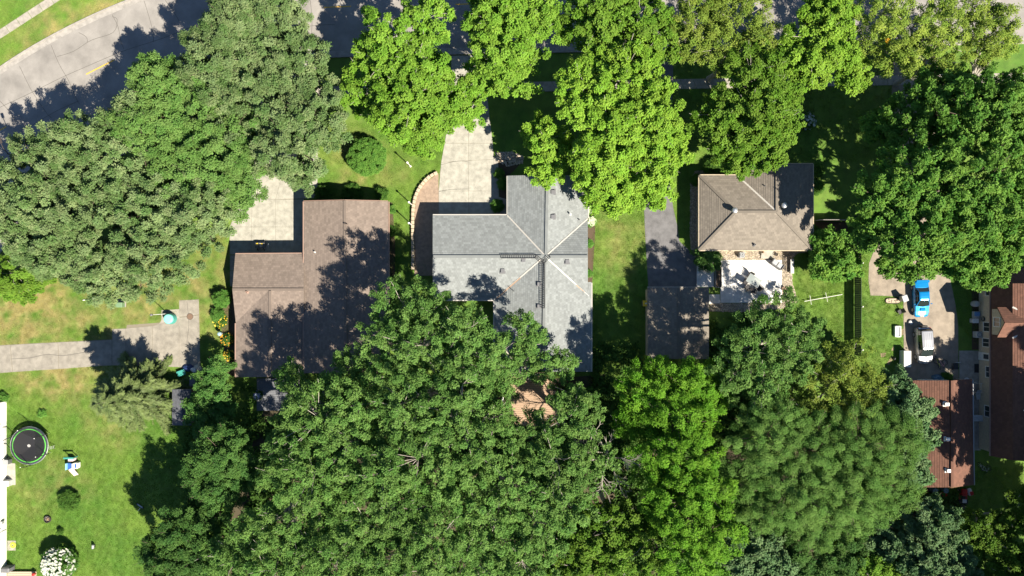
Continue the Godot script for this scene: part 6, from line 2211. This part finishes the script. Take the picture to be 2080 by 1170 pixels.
func trees() -> void:
	# the row of oaks at the upper left
	tree("oak_tree", "broad grey green oak at the left edge below the road bend", "oak", 10.9, [[105, 375, 105], [60, 440, 70, 9.0], [230, 330, 105], [190, 450, 120], [110, 500, 80, 8.0], [310, 430, 100], [215, 560, 62, 7.0], [320, 530, 75, 7.5], [400, 440, 80, 8.0], [130, 290, 48, 9.0], [270, 230, 45, 9.0]], "tree", [215, 420])
	tree("oak_tree", "brighter green oak in the middle of the oak row, over the concrete drive", "oak_green", 10.9, [[400, 230, 100], [330, 180, 60, 9.5], [440, 310, 95], [380, 330, 80], [500, 340, 55, 7.5], [480, 400, 48, 6.5], [310, 150, 40, 9.0], [300, 250, 60, 9.5]], "tree", [470, 290], 1.0, 0.5)
	tree("oak_tree", "tall grey green oak reaching the road, right end of the oak row", "oak", 11.5, [[530, 60, 105], [590, 140, 82], [540, 190, 125], [640, 240, 75, 9.0], [440, 130, 75, 10.0], [590, 300, 75, 8.5], [470, 60, 60, 10.0], [530, 0, 70, 10.0], [620, 350, 38, 6.0]], "tree", [590, 240], 0.92)
	# the line of street maples
	tree("maple_tree", "bright green street maple just left of the grey house's concrete drive", "lime", 12.5, [[800, 100, 75], [866, 40, 48, 10.0], [860, 120, 55], [750, 175, 56, 7.2], [830, 195, 80], [795, 232, 52, 8.5], [905, 210, 55, 8.0], [855, 280, 45, 7.0], [945, 225, 40, 6.5], [762, 112, 42, 8.0]], "tree", [850, 215], 1.0, 0.5)
	tree("maple_tree", "bright green street maple overhanging the road right of the concrete drive", "lime", 13.0, [[1030, 40, 80], [985, 60, 45, 10.0], [1085, 70, 48, 10.0], [1020, 110, 60], [1050, 160, 48, 8.5], [985, 150, 38, 8.0], [1100, 20, 40, 10.0], [1010, 0, 60, 11.0], [960, 180, 28, 7.0]], "tree", [1025, 175], 1.0, 0.5)
	tree("maple_tree", "medium green street tree with dark hollow, above the yellow green tree", "lime", 13.0, [[1220, 40, 65], [1290, 40, 75], [1180, 60, 40, 9.0], [1340, 80, 50, 9.0], [1250, 90, 50, 9.0], [1300, 120, 40, 8.5], [1240, -10, 60]], "tree", [1255, 150], 0.8, 0.6)
	tree("yellow_green_tree", "large yellow green tree overhanging the grey roof's upper right corner", "gold", 14.0, [[1260, 170, 95], [1185, 190, 58], [1240, 260, 80], [1310, 240, 75], [1320, 320, 70, 9.0], [1235, 340, 70, 9.5], [1262, 395, 42, 7.0], [1350, 300, 42, 8.0], [1220, 395, 35, 7.0], [1330, 390, 36, 6.0]], "tree", [1225, 285])
	tree("yellow_green_tree", "small separate yellow green crown at the upper edge of the grey roof", "gold", 9.5, [[1112, 290, 46], [1110, 340, 36, 6.0], [1095, 265, 30, 6.5], [1130, 310, 32, 6.5]], "tree", [1110, 325])
	tree("maple_tree", "thin olive green street tree left of the golden one, over the road edge", "olive", 12.0, [[1415, 50, 58], [1500, 40, 68], [1455, 95, 48, 9.0], [1395, 100, 38, 8.5], [1540, 75, 36, 9.0], [1440, 0, 60]], "tree", [1440, 160], 0.85, 0.7)
	tree("maple_tree", "rounded mid green tree over the tan bungalow's upper left corner", "lime", 12.0, [[1525, 150, 68], [1580, 190, 45, 8.5], [1470, 240, 60, 8.5], [1530, 230, 75], [1580, 255, 42, 8.0], [1500, 300, 55, 7.5], [1545, 300, 50, 7.5], [1505, 335, 30, 6.0]], "tree", [1500, 260], 0.72)
	tree("maple_tree", "golden green street tree between two thin olive ones", "gold", 12.0, [[1685, 40, 55], [1650, 85, 62], [1610, 110, 40, 8.5], [1700, 100, 42, 9.0], [1730, 150, 36, 7.0], [1640, 145, 40, 7.5], [1680, 0, 48]], "tree", [1650, 170], 0.92)
	tree("ash_tree", "sparse olive yellow street tree with bare twigs near the upper right", "olive", 12.0, [[1850, 60, 80], [1790, 30, 55], [1880, 120, 55, 9.0], [1830, 120, 48, 8.5], [1920, 50, 48], [1770, 90, 40, 7.5]], "tree", [1820, 170], 1.08, 0.9)
	tree("ash_tree", "sparse olive yellow street tree with bare twigs in the upper right corner", "olive", 11.5, [[2000, 70, 52], [1960, 110, 45, 8.0], [2035, 95, 30, 8.0], [1970, 30, 50], [1940, 180, 38, 7.0], [2040, 40, 30]], "tree", [1940, 175], 1.0, 0.8)
	tree("maple_tree", "dark green maple in the upper right, nearer the street", "maple", 15.0, [[1985, 240, 95], [1900, 220, 70, 9.5], [2060, 220, 70, 10.0], [1840, 260, 65, 8.5], [1930, 170, 42, 9.0], [1790, 260, 40, 7.0], [2080, 310, 80, 10.0]], "tree", [1935, 280])
	tree("maple_tree", "big dark green maple covering the top of the gravel drive", "maple", 16.5, [[1960, 390, 110], [1860, 370, 85], [1800, 400, 65, 12.5], [1860, 470, 75, 13.0], [2040, 430, 80, 10.0], [1950, 500, 68, 8.5], [1770, 470, 48, 11.0], [2020, 510, 58, 8.0], [1815, 535, 36, 6.0], [1900, 530, 38, 6.0], [1990, 555, 36, 6.5]], "tree", [1885, 425])
	tree("small_tree", "round leafy small tree beside the slatted fence on the bungalow lawn", "maple", 4.6, [[1690, 520, 42], [1720, 540, 26, 2.6], [1665, 540, 26, 2.4], [1680, 490, 26, 2.6], [1700, 550, 24, 2.2], [1655, 495, 18, 2.0]], "tree", [1685, 525], 1.15)
	shrub("leafy_shrub", "small dark green shrub at the bungalow's lower left corner", "dark", 1440, 521, 27, 2.4)
	# the wooded back gardens
	tree("cottonwood_tree", "tall mid green tree overhanging the brown roof's right side", "cotton", 16.0, [[820, 620, 62, 12.0], [872, 632, 52, 12.5], [938, 668, 50], [790, 700, 62, 12.0], [860, 700, 85], [950, 710, 70], [770, 770, 55, 11.0], [700, 760, 45, 9.5], [1000, 760, 55, 11.0]], "tree", [860, 705], 1.0, 0.9)
	tree("cottonwood_tree", "leafy limb tree reaching over the grey roof's lower wing", "cotton", 13.0, [[1060, 665, 36, 9.5], [1080, 700, 34, 9.5], [1025, 710, 36, 9.5], [1110, 745, 36, 8.5], [1030, 760, 40, 9.0], [1150, 735, 22, 8.0]], "tree", [1060, 760], 1.05, 0.9)
	tree("cottonwood_tree", "mid green tree at the left of the wood, beside the dark deck", "cotton", 16.0, [[610, 790, 45, 11.0], [650, 850, 80], [600, 900, 60, 11.0], [640, 960, 85], [560, 970, 40, 10.0], [720, 900, 80], [700, 830, 60], [590, 760, 30, 9.5]], "tree", [670, 830], 1.0, 0.9)
	tree("cottonwood_tree", "pale twigged tree in the middle of the wood, left of the hidden deck", "cotton", 17.0, [[820, 820, 85], [900, 840, 80], [950, 900, 85], [850, 930, 90], [780, 960, 70], [940, 780, 60], [1000, 850, 50, 12.0]], "tree", [880, 780], 1.0, 1.0)
	tree("cottonwood_tree", "mid green tree right of the hidden plank deck", "cotton", 15.0, [[1150, 850, 62, 11.0], [1190, 830, 36, 9.0], [1130, 930, 75], [1200, 930, 50, 10.5], [1080, 890, 55, 11.0], [1160, 800, 36, 8.5]], "tree", [1130, 830], 0.95, 0.9)
	tree("cottonwood_tree", "sunlit tree at the bottom edge, left end of the wood", "cotton", 14.0, [[520, 1080, 55, 9.5], [590, 1060, 65], [640, 1120, 75], [480, 1140, 55, 9.5], [560, 1160, 70], [440, 1120, 35, 8.5]], "tree", [610, 1010], 1.05, 0.5)
	tree("cottonwood_tree", "mid green tree at the bottom edge below the middle of the wood", "cotton", 16.0, [[740, 1060, 75], [810, 1030, 70], [780, 1120, 80], [880, 1090, 75], [690, 1130, 65], [850, 1160, 70]], "tree", [800, 980], 0.95, 0.9)
	tree("cottonwood_tree", "yellowish green tree at the bottom edge right of the wood's middle", "cotton", 15.0, [[960, 1010, 75], [1040, 980, 70], [1000, 1080, 85], [1090, 1060, 75], [950, 1130, 70], [1060, 1140, 80], [1150, 1020, 60]], "tree", [1020, 960], 1.08, 0.9)
	tree("cottonwood_tree", "darker green tree at the bottom edge beside the dead branches", "lime", 13.0, [[1200, 1090, 65], [1260, 1060, 55, 8.5], [1280, 1130, 65], [1170, 1140, 60], [1310, 1060, 40, 8.0]], "tree", [1220, 1000], 0.62, 0.6)
	dead_limbs("grey dead tree with bare forked branches between the wood and vivid green trees", 1215, 890, 12.0, 4.2, 7)
	tree("vivid_tree", "vivid grass green tree just below the tan garage", "vivid", 14.0, [[1310, 790, 60, 10.0], [1380, 780, 65, 10.0], [1290, 850, 48, 9.0], [1370, 850, 75], [1430, 830, 50, 10.0], [1340, 760, 36, 8.5], [1440, 770, 36, 8.0]], "tree", [1340, 770], 1.0, 0.7)
	tree("vivid_tree", "vivid grass green tree in the lower middle, below the other vivid one", "vivid", 15.0, [[1390, 930, 70], [1330, 930, 55, 10.5], [1430, 990, 60], [1380, 1020, 75], [1440, 1080, 60], [1400, 1120, 70], [1340, 1010, 45, 10.0]], "tree", [1350, 900], 0.97, 0.7)
	tree("olive_tree", "olive green tree at the lower edge of the white patio", "cotton", 14.0, [[1580, 640, 50, 9.0], [1620, 670, 52, 9.0], [1540, 690, 58, 11.5], [1600, 720, 62], [1500, 710, 40, 11.0], [1490, 760, 50, 11.0], [1550, 770, 60], [1650, 720, 36, 8.0]], "tree", [1540, 690], 1.0, 0.9)
	tree("olive_tree", "olive green twiggy tree at the lower end of the slatted fence", "olive", 12.5, [[1710, 740, 55, 9.0], [1680, 790, 60], [1740, 800, 55, 9.0], [1650, 840, 52], [1770, 790, 36, 8.0], [1700, 850, 55], [1600, 830, 55, 9.0]], "tree", [1660, 730], 0.82, 0.6)
	tree("locust_tree", "huge feathery mid green tree in the lower right", "locust", 15.0, [[1560, 880, 75], [1640, 920, 90], [1740, 900, 85], [1810, 890, 60, 11.0], [1700, 980, 95], [1600, 990, 85], [1790, 980, 70, 10.5], [1520, 950, 60, 11.0], [1650, 1040, 65, 10.0], [1540, 1020, 60, 10.0], [1740, 1030, 55, 10.0]], "tree", [1580, 860])
	tree("blue_green_tree", "grey blue green tree leaning over the red brown garage roof", "blue", 11.0, [[1820, 790, 36, 7.5], [1850, 830, 45, 7.5], [1860, 890, 38, 7.0], [1840, 950, 36, 6.5], [1820, 850, 45], [1865, 960, 25, 6.0]], "tree", [1770, 830], 1.15)
	tree("blue_green_tree", "dark blue green tree at the bottom right, left of the sunny grass patch", "blue", 10.0, [[1880, 1060, 52, 6.5], [1860, 1120, 58], [1920, 1130, 50, 6.5], [1800, 1090, 45, 6.0], [1950, 1160, 36, 6.0], [1890, 1160, 50]], "tree", [1790, 1020], 0.95, 0.4)
	tree("yellow_green_tree", "bright leafy young tree at the bottom edge between two dark trees", "lime", 8.0, [[1790, 1130, 40, 5.0], [1750, 1150, 42], [1830, 1150, 30, 4.5], [1720, 1120, 28, 4.5]], "tree", [1710, 1080], 0.8, 0.4)
	tree("dark_tree", "dark tree in shade at the bottom edge below the huge feathery tree", "dark", 9.0, [[1640, 1110, 55], [1700, 1140, 50], [1600, 1150, 50], [1740, 1090, 36, 5.5]], "tree", [1600, 1060], 0.9, 0.3)
	tree("blue_green_tree", "grey blue tree at the bottom edge left of the huge feathery tree", "blue", 10.0, [[1530, 1110, 48], [1500, 1150, 45], [1570, 1150, 45], [1520, 1060, 34, 6.0]], "tree", [1490, 1040], 1.0, 0.3)
	tree("garden_tree", "mid green tree at the lower right corner over the weathered bench", "lime", 9.0, [[2030, 1110, 55, 6.0], [1985, 1080, 48, 5.5], [2060, 1040, 45, 5.5], [2070, 1150, 50], [1990, 1140, 40, 5.5]], "tree", [1955, 1030], 0.5, 0.6)
	tree("garden_tree", "tall dark tree just outside the right edge, shading the red roof", "maple", 15.0, [[2240, 960, 90], [2200, 1020, 80], [2290, 1060, 80], [2260, 880, 70, 10.0]], "tree", [2120, 950])
	tree("garden_tree", "dark maple beyond the lower right corner, shading the back garden", "maple", 16.0, [[2330, 1190, 95], [2270, 1250, 90], [2380, 1280, 90], [2300, 1120, 70, 11.0]], "tree", [2170, 1080])
	tree("garden_tree", "second dark maple beyond the lower right corner, farther down", "maple", 15.0, [[2180, 1330, 90], [2100, 1300, 85], [2240, 1400, 85], [2030, 1340, 70, 11.0]], "tree", [2010, 1215])
	tree("dark_tree", "dark green tree in shade left of the wood, below the garden shed", "dark", 9.5, [[455, 920, 55], [420, 950, 48, 6.5], [490, 950, 48, 6.5], [450, 985, 50, 6.5], [470, 890, 34, 6.5], [410, 990, 30, 5.5]], "tree", [500, 900], 0.95)
	tree("dark_tree", "dark green tree at the bottom edge right of the white blossoms", "dark", 10.0, [[370, 1080, 55], [330, 1120, 50, 6.5], [400, 1130, 55], [420, 1060, 42, 6.5], [350, 1160, 50]], "tree", [450, 1040], 0.85)
	tree("small_tree", "light leafy small tree between the shed and the brown house", "dark", 5.0, [[430, 790, 36], [445, 755, 28, 3.2], [410, 830, 32, 3.0], [450, 830, 28, 2.8], [420, 865, 24, 2.4]], "tree", [448, 790], 1.25)
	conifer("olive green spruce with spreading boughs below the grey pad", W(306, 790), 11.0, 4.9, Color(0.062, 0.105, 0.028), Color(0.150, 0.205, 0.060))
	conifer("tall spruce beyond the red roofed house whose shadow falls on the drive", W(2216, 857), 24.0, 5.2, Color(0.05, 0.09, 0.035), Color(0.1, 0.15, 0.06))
	tree("small_pine", "bright green low boughed tree at the left edge below the oaks", "lime", 6.0, [[30, 555, 42], [70, 560, 30, 3.2], [10, 580, 34, 3.4], [50, 590, 28, 2.6], [95, 562, 12, 2.0]], "tree", [70, 555], 0.72, 0.7)
	# clipped shrubs and flowers
	shrub("clipped_shrub", "large clipped round shrub on the lawn between the two drives", "bush", 744, 318, 40, 2.9, 1.5)
	shrub("clipped_shrub", "round clipped bush on the lower left lawn", "bush", 138, 1018, 21, 1.2, 0.95)
	var s := shrub("flowering_shrub", "white flowering shrub at the bottom of the left lawn", "light_bush", 118, 1146, 37, 2.6, 0.8)
	flowers(s, 300, 2.0, 2.7, [Color(0.6, 0.63, 0.56), Color(0.48, 0.54, 0.46), Color(0.66, 0.66, 0.56)], 0.13)
	shrub("leafy_shrub", "green leafy shrub at the left side of the brown house", "light_bush", 449, 607, 17, 1.8, 1.0)
	shrub("leafy_shrub", "low green shrub beneath it along the brown house wall", "light_bush", 441, 640, 13, 1.1, 0.9)
	for a in [[447, 652, 12, "yellow flowers at the head of the bed left of the brown house", [Color(0.75, 0.50, 0.03), Color(0.7, 0.6, 0.08)]], [462, 690, 11, "orange flowers beside the pale blue gazing ball", [Color(0.75, 0.30, 0.02), Color(0.72, 0.42, 0.04)]], [466, 722, 9, "orange and yellow flowers at the lower end of the bed", [Color(0.72, 0.40, 0.03), Color(0.7, 0.55, 0.05)]]]:
		s = shrub("flower_clump", a[3], "bush", a[0], a[1], a[2], 0.7, 0.9, "flowers along the brown house wall", "flowers")
		flowers(s, 46, a[2] / S * 1.3, 0.72, a[4], 0.075)
	for a in [[775, 392, 13, 1.2, "low shrub with reddish flowers at the brown house's upper right corner"], [793, 425, 8, 0.8, "small light green plant on the right wall of the brown house, nearest its corner"], [795, 470, 9, 0.8, "low dull plant halfway down the brown house's right wall"], [655, 393, 16, 1.1, "dark low shrub at the shaded front wall of the brown house"], [715, 395, 22, 1.0, "dark spreading shrub in the shaded front bed of the brown house"]]:
		shrub("garden_plant", a[4], "light_bush" if a[0] == 793 else "bush", a[0], a[1], a[2], a[3], 0.9, "plants round the brown house")
	for a in [[1014, 352, 9, 1.0, "dark shrub nearest the stones in the grey house's entry bed"], [1022, 372, 11, 1.2, "dark shrub halfway along the entry bed of the grey house"], [1010, 418, 12, 0.9, "low green shrub at the inner corner of the grey garage"], [1198, 425, 9, 0.7, "pale green hostas nearest the tree on the grey house's right wall"], [1201, 450, 9, 0.6, "pale green hostas lower on the grey house's right wall"], [1198, 495, 6, 0.5, "narrow green plant beside the grey house's right gable"], [1197, 556, 6, 0.5, "small green plant where the grey house's lower wing begins"]]:
		s = shrub("garden_plant", a[4], "light_bush" if a[0] > 1100 else "bush", a[0], a[1], a[2], a[3], 1.1, "plants round the grey house")
		if a[1] == 425 or a[1] == 450:
			flowers(s, 40, 0.5, 0.7, [Color(0.6, 0.66, 0.5), Color(0.55, 0.62, 0.4)], 0.16)
	for a in [[1450, 340, 20, 1.3, "dark shrub with a few pale blooms at the bungalow's upper left"], [1415, 365, 11, 1.2, "dark clipped shrub at the bungalow's upper left corner bed"], [1658, 470, 9, 0.9, "dull plant at the bungalow's right wall beside the board fence"], [1660, 380, 14, 1.0, "shaded shrub along the bungalow's right wall"], [1662, 345, 13, 1.0, "shaded shrub at the bungalow's upper right corner"], [1640, 245, 18, 1.0, "pale flowering hydrangea in the shaded lawn above the bungalow"]]:
		s = shrub("garden_plant", a[4], "bush", a[0], a[1], a[2], a[3], 1.0, "plants round the bungalow")
		if a[1] == 245:
			flowers(s, 60, 1.0, 1.0, [Color(0.6, 0.66, 0.62)], 0.14)
	s = shrub("flower_clump", "orange lilies by the road among the sparse olive trees", "bush", 1800, 78, 9, 0.8, 1.2, "", "flowers")
	flowers(s, 70, 0.5, 0.85, [Color(0.8, 0.38, 0.02), Color(0.78, 0.5, 0.03)], 0.13)
	shrub("garden_plant", "small yellow green plant on the lawn above the trampoline", "light_bush", 85, 842, 7, 0.45, 1.2)
	shrub("garden_plant", "tiny dark sapling on the lawn below the fire ring", "bush", 122, 1080, 4, 0.7, 0.8)
	shrub("garden_plant", "potted greenery against the red roofed garage front", "light_bush", 1924, 767, 9, 0.8, 0.7)
	shrub("garden_plant", "green plant on the corner of the white wall by the lawn", "light_bush", 5, 808, 9, 0.7, 1.0)
	s = shrub("flower_clump", "pale blue flowers beside the dark deck", "bush", 523, 803, 10, 0.7, 0.8, "", "flowers")
	flowers(s, 60, 0.5, 0.75, [Color(0.4, 0.45, 0.7), Color(0.5, 0.6, 0.75)], 0.1)
	undergrowth()
	grass()

func grass() -> void:
	# tufts on the open lawns
	var st := tool()
	var r := RandomNumberGenerator.new()
	r.seed = 5
	for i in 16:
		var a := r.randf() * TAU
		var p := Vector3(cos(a), 0, sin(a)) * 0.2 * sqrt(r.randf())
		var d := Vector3(r.randf_range(-0.7, 0.7), 1.0, r.randf_range(-0.7, 0.7)) * r.randf_range(0.04, 0.085)
		var s := Vector3(cos(a + 1.3), 0, sin(a + 1.3)) * 0.014
		face(st, [p - s, p + s, p + d], Vector3(0.2, 1, 0.1))
	var b := PackedFloat32Array()
	var areas := [[0, 0, 420, 150, 1.0], [0, 480, 470, 1170, 1.0], [640, 250, 900, 570, 1.0], [1195, 390, 1320, 800, 1.0], [1360, 330, 1420, 500, 0.7], [1600, 500, 1740, 730, 1.0], [1740, 500, 1850, 790, 1.0], [1925, 520, 2080, 720, 0.8], [1340, 80, 1830, 330, 0.35], [1920, 950, 2080, 1170, 0.5]]
	var boxes := []
	for p in paved:
		var lo: Vector2 = p[0]
		var hi: Vector2 = p[0]
		for q in p:
			lo = lo.min(q)
			hi = hi.max(q)
		boxes.append([lo, hi])
	for ar in areas:
		var n: int = int((ar[2] - ar[0]) * (ar[3] - ar[1]) / S / S * 42.0 * ar[4])
		for i in n:
			var px: float = rr(ar[0], ar[2])
			var py: float = rr(ar[1], ar[3])
			if px < 14 and py > 810:
				continue
			var p := P2(px, py)
			var hit := false
			for k in paved.size():
				if p.x < boxes[k][0].x or p.y < boxes[k][0].y or p.x > boxes[k][1].x or p.y > boxes[k][1].y:
					continue
				if Geometry2D.is_point_in_polygon(p, paved[k]):
					hit = true
					break
			if hit:
				continue
			var c := lawn_color(p.x, p.y)
			var f := rr(0.75, 1.35)
			put(b, Transform3D(Basis(Vector3.UP, rr(0, TAU)).scaled(Vector3.ONE * rr(0.7, 1.3)), Vector3(p.x, 0, p.y)), Color(c.r * f, c.g * f, c.b * f))
	var o := scatter("grass", st.commit(), M.grass, b, self)
	o.set_meta("kind", "stuff")
	o.set_meta("label", "short mown grass on the open lawns")
	o.set_meta("category", "grass")

func undergrowth() -> void:
	# ferns and seedlings on the floor of the wood
	var b := PackedFloat32Array()
	for q in [[500, 780, 1240, 1190, 5200], [1230, 860, 1500, 1190, 1900], [1440, 640, 1600, 860, 900], [1480, 1000, 1960, 1190, 2200], [380, 870, 560, 1180, 1200], [1205, 700, 1300, 900, 350]]:
		for i in q[4]:
			var p := P2(rr(q[0], q[2]), rr(q[1], q[3]))
			if Rect2(P2(1018, 750), P2(1135, 865) - P2(1018, 750)).has_point(p) or Rect2(P2(515, 740), P2(600, 840) - P2(515, 740)).has_point(p):
				continue
			var g := noise.get_noise_2d(p.x * 0.25, p.y * 0.25)
			if g < -0.2:
				continue
			var f := rr(0.6, 1.15)
			put(b, Transform3D(Basis(Vector3.UP, rr(0, TAU)).scaled(Vector3.ONE * rr(0.9, 1.7)), Vector3(p.x, rr(0.12, 0.7 + g), p.y)), Color(0.07 * f, 0.15 * f, 0.028 * f))
	var o := scatter("undergrowth", leaves("maple", 12, 0.28, 0.21, 0.28, 0.4), M.leaf, b, self)
	o.set_meta("kind", "stuff")
	o.set_meta("label", "low leafy undergrowth on the floor of the wood")
	o.set_meta("category", "undergrowth")
